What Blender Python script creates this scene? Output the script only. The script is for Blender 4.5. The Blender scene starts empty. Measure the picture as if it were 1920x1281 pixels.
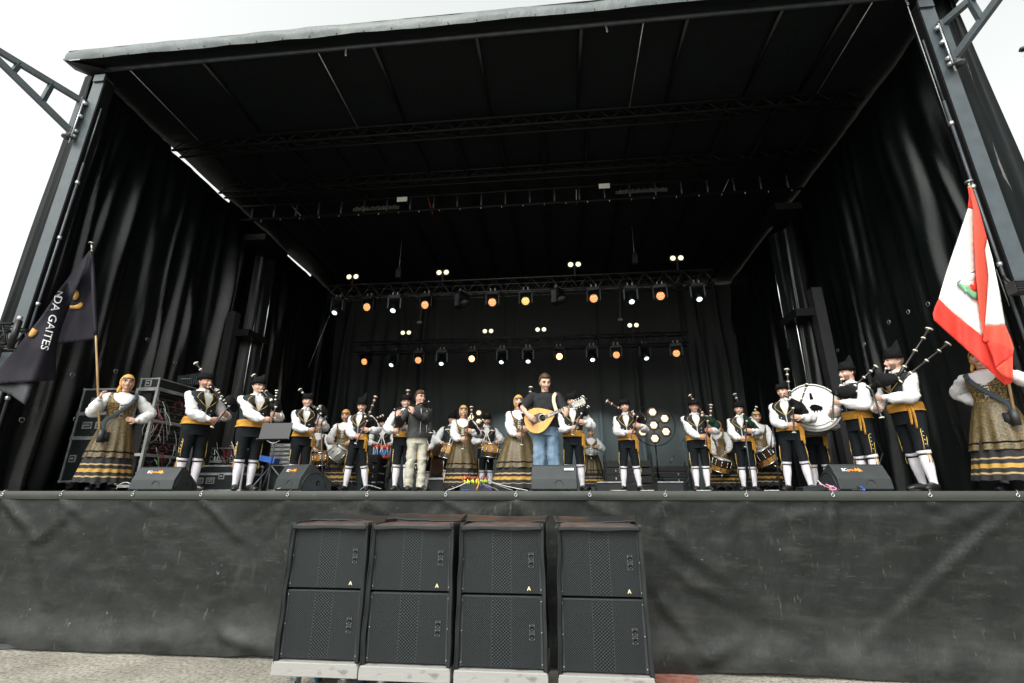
import bpy, bmesh, math, random
from mathutils import Vector, Matrix, noise
PI = math.pi
R = math.radians
scene = bpy.context.scene
C = scene.collection
random.seed(7)

# ------------------------------------------------------------------ camera
# world: stage deck at z = 0, ground at z = -1.78, stage front edge at y = 5.8
GZ = -1.78
F, PITCH, YAW = 888.0, R(17.5), R(5.7)
cam_d = bpy.data.cameras.new('camera')
cam = bpy.data.objects.new('camera', cam_d)
C.objects.link(cam)
cam.location = (0, 0, 0)
cam.rotation_euler = (R(90) + PITCH, 0, YAW)
cam_d.sensor_width = 36
cam_d.lens = F / 1920 * 36
cam_d.clip_end = 3000
scene.camera = cam
scene.view_settings.view_transform = 'Standard'
scene.view_settings.look = 'None'
scene.view_settings.exposure = 0.58
scene.view_settings.gamma = 1
scene.cycles.max_bounces = 8

# ------------------------------------------------------------------ sky
SUN_EL, SUN_AZ = R(48), R(200)
world = bpy.data.worlds.new('World')
scene.world = world
world.use_nodes = True
wn, wl = world.node_tree.nodes, world.node_tree.links
wn.clear()
sky = wn.new('ShaderNodeTexSky')
sky.sky_type = 'NISHITA'
sky.sun_disc = False
sky.sun_elevation = SUN_EL
sky.sun_rotation = SUN_AZ
sky.air_density = 1.6
sky.dust_density = 5
hs = wn.new('ShaderNodeHueSaturation')
hs.inputs['Saturation'].default_value = 0.10
hs.inputs['Value'].default_value = 1.5
wl.new(sky.outputs[0], hs.inputs['Color'])
tint = wn.new('ShaderNodeMix')
tint.data_type = 'RGBA'
tint.blend_type = 'MULTIPLY'
tint.inputs[0].default_value = 1
tint.inputs[7].default_value = (0.985, 1.0, 0.955, 1)
wl.new(hs.outputs[0], tint.inputs[6])
bg = wn.new('ShaderNodeBackground')
bg.inputs['Strength'].default_value = 0.15
wl.new(tint.outputs[2], bg.inputs['Color'])
wo = wn.new('ShaderNodeOutputWorld')
wl.new(bg.outputs[0], wo.inputs[0])

sun_d = bpy.data.lights.new('sun', 'SUN')
sun_d.energy = 0.5
sun_d.angle = R(18)
sun_d.color = (1, 0.98, 0.93)
sun = bpy.data.objects.new('sun', sun_d)
C.objects.link(sun)
sun.rotation_euler = (R(90) - SUN_EL, 0, R(-20))


# ------------------------------------------------------------------ helpers
def ray(px, py):
    """direction of a point of the 1920 x 1281 photograph, in world axes"""
    u = px - 960
    v = 640.5 - py
    f = F * math.cos(PITCH) - v * math.sin(PITCH)
    up = v * math.cos(PITCH) + F * math.sin(PITCH)
    return Vector((-math.sin(YAW) * f + math.cos(YAW) * u, math.cos(YAW) * f + math.sin(YAW) * u, up))


def atY(px, py, Y):
    r = ray(px, py)
    return r * (Y / r.y)


def atZ(px, py, Z):
    r = ray(px, py)
    return r * (Z / r.z)


def srgb(r, g, b):
    f = lambda c: (c / 255 / 12.92) if c / 255 <= 0.04045 else ((c / 255 + 0.055) / 1.055) ** 2.4
    return (f(r), f(g), f(b))


WM = {}


def tag(o, label=None, cat=None, group=None, kind=None):
    if label: o['label'] = label
    if cat: o['category'] = cat
    if group: o['group'] = group
    if kind: o['kind'] = kind
    return o


def thing(name, label, cat, loc=(0, 0, 0), rotz=0, group=None):
    o = bpy.data.objects.new(name, None)
    o.empty_display_size = 0.1
    C.objects.link(o)
    o.location = loc
    o.rotation_euler = (0, 0, rotz)
    WM[o.name] = Matrix.Translation(Vector(loc)) @ Matrix.Rotation(rotz, 4, 'Z')
    return tag(o, label, cat, group)


def copy_tree(o, parent=None):
    c = o.copy()
    C.objects.link(c)
    if parent: c.parent = parent
    for ch in list(o.children):
        copy_tree(ch, c)
    return c


def frame_of(d, ref=None):
    d = d.normalized()
    if ref is None:
        ref = Vector((0, 0, 1)) if abs(d.z) < 0.9 else Vector((1, 0, 0))
    a = ref - d * ref.dot(d)
    if a.length < 1e-5:
        a = d.orthogonal()
    a.normalize()
    return a, d.cross(a).normalized()


class MB:
    def __init__(self, M=None):
        self.v = []; self.f = []; self.m = []
        self.M = M; self.cur = 0

    def pt(self, p):
        p = Vector(p)
        return self.M @ p if self.M is not None else p

    def add(self, vs, fs, m=None):
        b = len(self.v)
        self.v += [self.pt(p) for p in vs]
        self.f += [tuple(b + i for i in f) for f in fs]
        self.m += [self.cur if m is None else m] * len(fs)

    def box(self, c, s, rot=None, m=None):
        c = Vector(c)
        vs = []
        for k in range(8):
            q = Vector(((k & 1) - .5, ((k >> 1) & 1) - .5, ((k >> 2) & 1) - .5))
            q = Vector((q.x * s[0], q.y * s[1], q.z * s[2]))
            if rot is not None: q = rot @ q
            vs.append(c + q)
        self.add(vs, [(0, 2, 3, 1), (4, 5, 7, 6), (0, 1, 5, 4), (2, 6, 7, 3), (0, 4, 6, 2), (1, 3, 7, 5)], m)

    def bar(self, a, b, w, h=None, ref=None, m=None):
        a, b = Vector(a), Vector(b)
        h = h or w
        u, v = frame_of(b - a, ref)
        vs = [p + u * (sx * h / 2) + v * (sy * w / 2) for p in (a, b) for sx, sy in ((-1, -1), (1, -1), (1, 1), (-1, 1))]
        self.add(vs, [(3, 2, 1, 0), (4, 5, 6, 7), (0, 1, 5, 4), (1, 2, 6, 5), (2, 3, 7, 6), (3, 0, 4, 7)], m)

    def tube(self, pts, rad, n=10, caps=True, ref=None, k=0, wr=0, wf=14, m=None, seed=0):
        pts = [Vector(p) for p in pts]
        if not isinstance(rad, (list, tuple)): rad = [rad] * len(pts)
        rad = [r if isinstance(r, (list, tuple)) else (r, r) for r in rad]
        if k: pts, rad = spline(pts, rad, k)
        N = len(pts)
        vs = []
        a = None
        for i in range(N):
            d = (pts[min(i + 1, N - 1)] - pts[max(i - 1, 0)])
            if d.length < 1e-7: d = Vector((0, 0, 1))
            if a is None or ref is not None: a, b = frame_of(d, ref)
            else: a, b = frame_of(d, a)
            for j in range(n):
                t = 2 * PI * j / n
                q = a * (math.cos(t) * rad[i][0]) + b * (math.sin(t) * rad[i][1])
                if wr:
                    P = pts[i] + q
                    w = noise.noise(Vector((P.x * wf + seed * 7.3, P.y * wf, P.z * wf * 1.6)))
                    q = q * (1 + wr * w)
                vs.append(pts[i] + q)
        fs = [(i * n + j, i * n + (j + 1) % n, (i + 1) * n + (j + 1) % n, (i + 1) * n + j) for i in range(N - 1) for j in range(n)]
        if caps:
            vs += [pts[0], pts[-1]]
            e = len(vs)
            fs += [(e - 2, (j + 1) % n, j) for j in range(n)]
            o = (N - 1) * n
            fs += [(e - 1, o + j, o + (j + 1) % n) for j in range(n)]
        self.add(vs, fs, m)

    def lathe(self, o, axis, prof, n=20, ref=None, m=None, caps=True):
        """prof: list of (radius, distance along axis)"""
        o = Vector(o); axis = Vector(axis).normalized()
        a, b = frame_of(axis, ref)
        vs = [o + axis * h + (a * math.cos(2 * PI * j / n) + b * math.sin(2 * PI * j / n)) * r for r, h in prof for j in range(n)]
        fs = [(i * n + j, i * n + (j + 1) % n, (i + 1) * n + (j + 1) % n, (i + 1) * n + j) for i in range(len(prof) - 1) for j in range(n)]
        if caps:
            if prof[0][0] > 1e-6: fs.append(tuple(reversed(range(n))))
            if prof[-1][0] > 1e-6: fs.append(tuple(range((len(prof) - 1) * n, len(prof) * n)))
        self.add(vs, fs, m)

    def ball(self, c, r, n=10, m=None, rot=None):
        c = Vector(c)
        r = Vector(r) if isinstance(r, (tuple, list, Vector)) else Vector((r, r, r))
        vs = []; h = max(4, n // 2 + 1)
        for i in range(h + 1):
            t = PI * i / h
            for j in range(n):
                q = Vector((math.sin(t) * math.cos(2 * PI * j / n) * r.x, math.sin(t) * math.sin(2 * PI * j / n) * r.y, math.cos(t) * r.z))
                if rot is not None: q = rot @ q
                vs.append(c + q)
        fs = [(i * n + j, (i + 1) * n + j, (i + 1) * n + (j + 1) % n, i * n + (j + 1) % n) for i in range(h) for j in range(n)]
        self.add(vs, fs, m)

    def prism(self, poly, thick, m=None):
        """poly: 3-D outline, thick: extrusion vector"""
        poly = [Vector(p) for p in poly]; n = len(poly); t = Vector(thick)
        vs = poly + [p + t for p in poly]
        fs = [tuple(range(n)), tuple(reversed(range(n, 2 * n)))] + [(i, n + i, n + (i + 1) % n, (i + 1) % n) for i in range(n)]
        self.add(vs, fs, m)

    def grid(self, fn, nu, nv, m=None, wrap=False):
        vs = [fn(i / nu, j / nv) for i in range(nu + 1) for j in range(nv + (0 if wrap else 1))]
        w = nv if wrap else nv + 1
        fs = []; ms = []
        for i in range(nu):
            for j in range(nv):
                j2 = (j + 1) % w if wrap else j + 1
                fs.append((i * w + j, i * w + j2, (i + 1) * w + j2, (i + 1) * w + j))
                if callable(m): ms.append(m((i + .5) / nu, (j + .5) / nv))
        b = len(self.m)
        self.add(vs, fs, None if callable(m) else m)
        if callable(m): self.m[b:] = ms

    def build(self, name, mats, parent=None, smooth=True, origin=None, angle=None):
        me = bpy.data.meshes.new(name)
        if not isinstance(mats, (list, tuple)): mats = [mats]
        ob = bpy.data.objects.new(name, me)
        if parent is not None:
            ob.parent = parent
            W = WM[parent.name]
        else:
            W = Matrix.Translation(Vector(origin) if origin is not None else (min_z_center(self.v)))
            ob.matrix_world = W
        inv = W.inverted()
        me.from_pydata([inv @ v for v in self.v], [], self.f)
        for mt in mats: me.materials.append(mt)
        for i, p in enumerate(me.polygons):
            p.material_index = self.m[i]
            p.use_smooth = smooth
        me.update()
        if smooth and angle is not None:
            me.set_sharp_from_angle(angle=R(angle))
        C.objects.link(ob)
        WM[ob.name] = W
        return ob


def min_z_center(vs):
    if not vs: return Vector((0, 0, 0))
    return Vector((sum(v.x for v in vs) / len(vs), sum(v.y for v in vs) / len(vs), min(v.z for v in vs)))


def spline(pts, rad, k):
    P = [pts[0]] + list(pts) + [pts[-1]]
    Rr = [rad[0]] + list(rad) + [rad[-1]]
    op, orr = [], []
    for i in range(1, len(P) - 2):
        for s in range(k):
            t = s / k
            def cr(a, b, c, d):
                return 0.5 * ((2 * b) + (c - a) * t + (2 * a - 5 * b + 4 * c - d) * t * t + (3 * b - a - 3 * c + d) * t ** 3)
            op.append(cr(P[i - 1], P[i], P[i + 1], P[i + 2]))
            orr.append((max(.001, cr(Rr[i - 1][0], Rr[i][0], Rr[i + 1][0], Rr[i + 2][0])), max(.001, cr(Rr[i - 1][1], Rr[i][1], Rr[i + 1][1], Rr[i + 2][1]))))
    op.append(pts[-1]); orr.append(rad[-1])
    return op, orr


def text_mesh(body, size, M, depth=0.002, bold=0):
    """letters as a mesh; M places the text's own plane (x right, y up, z towards the viewer)"""
    cu = bpy.data.curves.new('txt', 'FONT')
    cu.body = body; cu.size = size; cu.extrude = depth; cu.offset = bold
    cu.align_x = 'CENTER'; cu.align_y = 'CENTER'
    cu.resolution_u = 3
    o = bpy.data.objects.new('txt', cu)
    C.objects.link(o)
    bpy.context.view_layer.update()
    me = bpy.data.meshes.new_from_object(o.evaluated_get(bpy.context.evaluated_depsgraph_get()))
    vs = [M @ v.co for v in me.vertices]
    fs = [tuple(p.vertices) for p in me.polygons]
    bpy.data.objects.remove(o); bpy.data.curves.remove(cu); bpy.data.meshes.remove(me)
    mb = MB(); mb.add(vs, fs)
    return mb


def front_matrix(c, xdir, up=(0, 0, 1)):
    x = Vector(xdir).normalized()
    z = x.cross(Vector(up)).normalized()
    y = z.cross(x)
    M = Matrix((x, y, z)).transposed().to_4x4()
    M.translation = Vector(c)
    return M


# ------------------------------------------------------------------ materials
def mat(name, col, rough=0.6, metal=0.0, var=0.12, vs=6.0, bump=0.0, bs=40.0, spec=0.5, col2=None, emit=None, es=0, sheen=0, trans=0, stretch=(1, 1, 1), lo=.35, hi=.65, rvar=0):
    m = bpy.data.materials.new(name)
    m.use_nodes = True
    nt = m.node_tree; N = nt.nodes; L = nt.links
    b = N['Principled BSDF']
    b.inputs['Roughness'].default_value = rough
    b.inputs['Metallic'].default_value = metal
    b.inputs['Specular IOR Level'].default_value = spec
    tc = N.new('ShaderNodeTexCoord')
    mp = N.new('ShaderNodeMapping')
    mp.inputs['Scale'].default_value = stretch
    L.new(tc.outputs['Object'], mp.inputs[0])
    nz = N.new('ShaderNodeTexNoise')
    nz.inputs['Scale'].default_value = vs
    nz.inputs['Detail'].default_value = 5
    L.new(mp.outputs[0], nz.inputs['Vector'])
    cr = N.new('ShaderNodeValToRGB')
    cr.color_ramp.elements[0].position = lo
    cr.color_ramp.elements[1].position = hi
    if col2 is None:
        cr.color_ramp.elements[0].color = (*[c * (1 - var) for c in col], 1)
        cr.color_ramp.elements[1].color = (*[min(1, c * (1 + var)) for c in col], 1)
    else:
        cr.color_ramp.elements[0].color = (*col, 1)
        cr.color_ramp.elements[1].color = (*col2, 1)
    L.new(nz.outputs[0], cr.inputs[0])
    L.new(cr.outputs[0], b.inputs['Base Color'])
    if rvar:
        mr = N.new('ShaderNodeMapRange')
        mr.inputs[3].default_value = max(0.05, rough - rvar); mr.inputs[4].default_value = min(1, rough + rvar)
        L.new(nz.outputs[0], mr.inputs[0]); L.new(mr.outputs[0], b.inputs['Roughness'])
    if bump:
        n2 = N.new('ShaderNodeTexNoise'); n2.inputs['Scale'].default_value = bs
        n2.inputs['Detail'].default_value = 4
        L.new(mp.outputs[0], n2.inputs['Vector'])
        bp = N.new('ShaderNodeBump'); bp.inputs['Strength'].default_value = bump
        bp.inputs['Distance'].default_value = 0.01
        L.new(n2.outputs[0], bp.inputs['Height']); L.new(bp.outputs[0], b.inputs['Normal'])
    if emit:
        b.inputs['Emission Color'].default_value = (*emit, 1)
        b.inputs['Emission Strength'].default_value = es
    if sheen: b.inputs['Sheen Weight'].default_value = sheen
    if trans:
        t = N.new('ShaderNodeBsdfTranslucent'); L.new(cr.outputs[0], t.inputs[0])
        mx = N.new('ShaderNodeMixShader'); mx.inputs[0].default_value = trans
        L.new(b.outputs[0], mx.inputs[1]); L.new(t.outputs[0], mx.inputs[2])
        L.new(mx.outputs[0], N['Material Output'].inputs[0])
    return m


M = {}
M['steel_dark'] = mat('dark_painted_steel', (.055, .065, .075), .45, .3, var=.2, bump=.1, rvar=.12)
M['post'] = mat('grey_painted_steel', (.050, .064, .074), .42, .2, var=.15, bump=.15, bs=25, rvar=.1)
M['black_metal'] = mat('black_metal', (.006, .007, .008), .4, .3, rvar=.1)
M['truss_black'] = mat('black_truss', (.004, .0045, .005), .6, .1, spec=.3)
M['chrome'] = mat('chrome_rod', (.6, .62, .64), .18, 1.0)
M['alu'] = mat('aluminium_edge', (.46, .47, .48), .42, .7, var=.25, rvar=.15)
M['alu_dull'] = mat('dull_aluminium', (.2, .2, .2), .5, .7, var=.25)
M['rubber'] = mat('rubber', (.015, .015, .016), .8)
M['black_plastic'] = mat('black_plastic', (.016, .017, .019), .5, bump=.1, bs=120)
M['wedge'] = mat('wedge_paint', (.020, .025, .027), .62, bump=.35, bs=160, var=.15)
M['wedge_grille'] = mat('wedge_grille', (.012, .013, .014), .55, bump=.5, bs=400)
M['white'] = mat('white_paint', (.75, .75, .73), .5, var=.08)
M['cream'] = mat('ivory_ferrule', (.8, .76, .66), .35, var=.05)
M['orange_paint'] = mat('orange_paint', (.8, .26, .03), .5, var=.05)
M['felt'] = mat('black_felt', (.005, .005, .006), .9, spec=.2, bump=.3, bs=200)
M['velvet'] = mat('black_velvet', (.003, .003, .0035), .95, spec=.15)
M['vest'] = mat('charcoal_vest', (.012, .018, .022), .8, var=.3, bump=.3, bs=150, spec=.3)
M['breeches'] = mat('dark_breeches', (.0045, .0065, .009), .85, var=.3, bump=.3, bs=60, spec=.25)
M['shirt'] = mat('white_shirt', (.68, .68, .69), .8, var=.05, bump=.9, bs=16)
M['sock'] = mat('white_knit_sock', (.74, .71, .76), .85, var=.05, bump=.5, bs=220)
M['shoe'] = mat('black_leather', (.014, .014, .015), .38)
M['sash'] = mat('mustard_sash', (.44, .21, .025), .85, var=.18, bump=.5, bs=45, stretch=(1, 1, 3))
M['piping'] = mat('yellow_piping', (.52, .34, .07), .75, var=.12)
M['scarf'] = mat('golden_headscarf', (.62, .34, .09), .75, var=.15, bump=.5, bs=30)
M['skin'] = mat('skin', (.62, .385, .29), .55, var=.06, vs=14, spec=.35)
M['skin_b'] = mat('skin_ruddy', (.56, .30, .22), .55, var=.07, vs=14, spec=.35)
M['lips'] = mat('lips', (.40, .13, .11), .5)
M['eye'] = mat('eye_white', (.55, .53, .5), .3)
M['iris'] = mat('iris', (.03, .018, .012), .25)
M['hair'] = mat('dark_brown_hair', (.022, .013, .009), .6, var=.4, vs=40, bump=.8, bs=120, stretch=(1, 1, .3))
M['hair_l'] = mat('brown_hair', (.055, .026, .014), .55, var=.4, vs=40, bump=.8, bs=120, stretch=(1, 1, .3))
M['stubble'] = mat('stubble', (.26, .16, .125), .8, var=.2, vs=60)
M['metal'] = mat('silver_metal', (.65, .66, .68), .25, .95)
M['brocade'] = mat('gold_brocade', (.022, .018, .009), .6, col2=(.24, .15, .04), vs=52, lo=.45, hi=.56, bump=.3, bs=60)
M['apron'] = mat('gold_brocade_apron', (.040, .032, .016), .5, col2=(.14, .094, .032), vs=62, lo=.38, hi=.62, bump=.3, bs=50)
M['skirt_black'] = mat('black_wool_skirt', (.012, .012, .013), .85, var=.2, bump=.3, bs=80)
M['skirt_gold'] = mat('gold_skirt_band', (.38, .215, .035), .7, var=.12)
M['skirt_tan'] = mat('tan_skirt_braid', (.34, .23, .11), .7, var=.12)
M['jeans'] = mat('blue_denim', (.08, .14, .22), .85, col2=(.18, .26, .35), vs=7, bump=.5, bs=60, stretch=(1.5, 1.5, .6))
M['tee'] = mat('black_tshirt', (.007, .008, .011), .85, var=.2, bump=.3, bs=40)
M['jacket'] = mat('charcoal_jacket', (.03, .03, .032), .75, var=.2, bump=.2, bs=40)
M['chinos'] = mat('stone_trousers', (.40, .38, .31), .85, col2=(.52, .50, .42), vs=6, bump=.6, bs=40)
M['strap'] = mat('grey_blue_strap', (.03, .042, .055), .7, var=.15)
M['strap_tan'] = mat('cream_webbing', (.62, .52, .38), .8)
M['wood_black'] = mat('black_wood', (.014, .012, .011), .3, var=.3)
M['wood_red'] = mat('reddish_wood', (.10, .028, .016), .32, var=.4, stretch=(1, 1, .2), vs=20)
M['bag_green'] = mat('dark_green_velvet', (.006, .024, .013), .85, spec=.3)
M['bag_black'] = mat('black_velvet_bag', (.004, .004, .005), .9, spec=.3)
M['spruce'] = mat('honey_spruce', (.66, .33, .085), .32, col2=(.74, .40, .12), vs=5, stretch=(8, 8, .6))
M['rosewood'] = mat('reddish_brown_wood_side', (.16, .055, .022), .35, var=.3)
M['pickguard'] = mat('dark_pickguard', (.03, .022, .016), .25, col2=(.10, .09, .07), vs=14)
M['fretboard'] = mat('fretboard', (.10, .07, .05), .5)
M['pearl'] = mat('pale_headstock', (.45, .43, .38), .35, var=.3, vs=20)
M['drumhead'] = mat('white_drumhead', (.82, .82, .80), .45, var=.04)
M['drum_gold'] = mat('amber_drum_shell', (.48, .24, .05), .25, var=.2)
M['drum_dark'] = mat('burst_dark_shell', (.05, .025, .01), .25)
M['drum_red'] = mat('red_drum_hoop', (.62, .06, .035), .45)
M['drum_blue'] = mat('blue_drum_shell', (.02, .16, .42), .4)
M['drum_pale'] = mat('pale_grey_shell', (.35, .34, .31), .35)
M['rope'] = mat('grey_rope', (.38, .36, .30), .8)
M['white_cord'] = mat('white_cord', (.8, .8, .78), .7)
M['case'] = mat('flightcase_panel', (.006, .010, .012), .45, var=.3, bump=.15, bs=200, rvar=.1)
M['case_wood'] = mat('brown_case_panel', (.12, .06, .03), .5, var=.3)
M['gear'] = mat('black_gear', (.006, .006, .007), .5, var=.4, vs=30)
M['cable_black'] = mat('black_cable', (.012, .012, .013), .5)
M['cable_grey'] = mat('grey_cable', (.25, .27, .26), .5)
M['cable_red'] = mat('red_cable', (.32, .03, .035), .45)
M['cable_pink'] = mat('pink_cable', (.62, .22, .30), .45)
M['cable_green'] = mat('green_cable', (.12, .42, .10), .45)
M['cable_blue'] = mat('blue_cable', (.03, .12, .5), .45)
M['cable_white'] = mat('pale_cable', (.6, .6, .56), .45)
M['lime'] = mat('lime_tape', (.65, .85, .05), .5)
M['wheel_blue'] = mat('blue_caster_wheel', (.03, .14, .28), .45)
M['galv'] = mat('galvanised_steel', (.48, .50, .51), .38, .75, var=.2)
M['dolly_white'] = mat('worn_white_board', (.14, .13, .12), .6, col2=(.28, .275, .265), vs=9, lo=.30, hi=.40, bump=.2, bs=30, stretch=(.6, 1, 1.6))
M['cover'] = mat('black_nylon_cover', (.006, .009, .010), .62, bump=.3, bs=200)
M['cover_top'] = mat('faded_brown_cover_top', (.075, .048, .042), .75, col2=(.025, .022, .022), vs=7, bump=.3, bs=90)
M['paper'] = mat('white_paper', (.8, .8, .78), .6)
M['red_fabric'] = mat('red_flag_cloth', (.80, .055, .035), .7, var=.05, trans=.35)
M['red_fabric_backlit'] = mat('backlit_red_flag_cloth', (.88, .14, .085), .7, var=.05, trans=.5)  # same red cloth, brightened: light shining through it is put into the colour
M['white_fabric'] = mat('white_flag_cloth', (.80, .80, .77), .7, var=.03, trans=.3)
M['flag_black'] = mat('black_flag_cloth', (.009, .0075, .014), .7, var=.2, spec=.25)
M['flag_grey'] = mat('slate_flag_reverse', (.014, .016, .022), .6, var=.2)
M['flag_gold'] = mat('gold_print', (.50, .26, .055), .6)
M['flag_badge'] = mat('pale_yellow_badge', (.55, .48, .30), .5)
M['flag_white'] = mat('white_print', (.75, .75, .77), .6)
M['shield_green'] = mat('green_shield_print', (.14, .40, .20), .6)
M['shield_line'] = mat('grey_shield_outline', (.10, .12, .14), .6)
M['pole_wood'] = mat('varnished_pole', (.42, .27, .13), .35, var=.25, stretch=(1, 1, .15), vs=18)
M['lens_off'] = mat('dark_lens', (.02, .022, .03), .1)
M['lens_white'] = mat('lit_white_lens', (.5, .5, .5), .3, emit=(.85, .97, 1.0), es=1.5)
M['lens_warm'] = mat('lit_blinder_lens', (.5, .5, .5), .3, emit=(1.0, .90, .58), es=.9)
M['lens_star'] = mat('lit_bright_orange_lens', (.5, .5, .5), .3, emit=(1.0, .45, .13), es=3.6)
M['lens_retro'] = mat('lit_warm_lamp', (.5, .5, .5), .3, emit=(1.0, .80, .48), es=.85)
M['retro_bowl'] = mat('warm_brass_bowl', (.10, .06, .035), .35, .8)
M['purple'] = mat('purple_cloth', (.08, .04, .22), .8)
M['sign_grey'] = mat('pale_panel', (.85, .84, .82), .5, var=.05)


def led_mat(name, c1, c2, s, scale=42):
    m = mat(name, (.1, .1, .1), .3)
    N = m.node_tree.nodes; L = m.node_tree.links; b = N['Principled BSDF']
    tc = N.new('ShaderNodeTexCoord')
    vo = N.new('ShaderNodeTexVoronoi'); vo.inputs['Scale'].default_value = scale; vo.inputs['Randomness'].default_value = .25
    L.new(tc.outputs['Object'], vo.inputs['Vector'])
    cr = N.new('ShaderNodeValToRGB')
    cr.color_ramp.elements[0].color = (*c1, 1); cr.color_ramp.elements[0].position = .25
    cr.color_ramp.elements[1].color = (*c2, 1); cr.color_ramp.elements[1].position = .6
    L.new(vo.outputs['Distance'], cr.inputs[0])
    L.new(cr.outputs[0], b.inputs['Emission Color'])
    b.inputs['Emission Strength'].default_value = s
    return m


M['led_orange'] = led_mat('lit_orange_led_face', (1.0, .62, .27), (.85, .18, .03), 1.0)
M['led_green'] = led_mat('lit_green_orange_led_face', (.55, 1.0, .30), (1, .30, .06), .9)


def grille_mat():
    """perforated steel: hexagonal holes, finer in the side panels than in the middle"""
    m = mat('perforated_grille', (.03, .036, .042), .5, .4)
    N = m.node_tree.nodes; L = m.node_tree.links; b = N['Principled BSDF']
    tc = N.new('ShaderNodeTexCoord')
    sp = N.new('ShaderNodeSeparateXYZ'); L.new(tc.outputs['Object'], sp.inputs[0])
    def mth(op, a, bb=None):
        n = N.new('ShaderNodeMath'); n.operation = op
        for i, x in enumerate((a, bb)):
            if x is None: continue
            if isinstance(x, (int, float)): n.inputs[i].default_value = x
            else: L.new(x, n.inputs[i])
        return n.outputs[0]
    def lattice(cell):
        def dist(off):
            u = mth('SUBTRACT', mth('FRACT', mth('ADD', mth('DIVIDE', sp.outputs[0], cell), off + 50)), .5)
            v = mth('MULTIPLY', mth('SUBTRACT', mth('FRACT', mth('ADD', mth('DIVIDE', sp.outputs[2], cell * .87), off + 50)), .5), .87)
            return mth('SQRT', mth('ADD', mth('MULTIPLY', u, u), mth('MULTIPLY', v, v)))
        return mth('MINIMUM', dist(0), dist(.5))
    ax = mth('ABSOLUTE', sp.outputs[0])
    side = mth('GREATER_THAN', ax, .085)
    # stretch u by sqrt(3) to make the two square lattices a hexagonal one
    d1 = lattice(.021); d2 = lattice(.030)
    mx = N.new('ShaderNodeMix'); L.new(side, mx.inputs[0]); L.new(d2, mx.inputs[2]); L.new(d1, mx.inputs[3])
    hole = N.new('ShaderNodeMapRange')
    hole.inputs[1].default_value = .25; hole.inputs[2].default_value = .33
    L.new(mx.outputs[0], hole.inputs[0])
    seam = mth('LESS_THAN', mth('ABSOLUTE', mth('SUBTRACT', ax, .085)), .0025)
    f = mth('MAXIMUM', hole.outputs[0], seam)
    cm = N.new('ShaderNodeMix'); cm.data_type = 'RGBA'
    L.new(f, cm.inputs[0]); cm.inputs[6].default_value = (.0008, .001, .0012, 1); cm.inputs[7].default_value = (.034, .045, .050, 1)
    L.new(cm.outputs[2], b.inputs['Base Color'])
    bp = N.new('ShaderNodeBump'); bp.inputs['Strength'].default_value = .6; bp.inputs['Distance'].default_value = .004
    L.new(f, bp.inputs['Height']); L.new(bp.outputs[0], b.inputs['Normal'])
    return m


M['grille'] = grille_mat()


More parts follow.
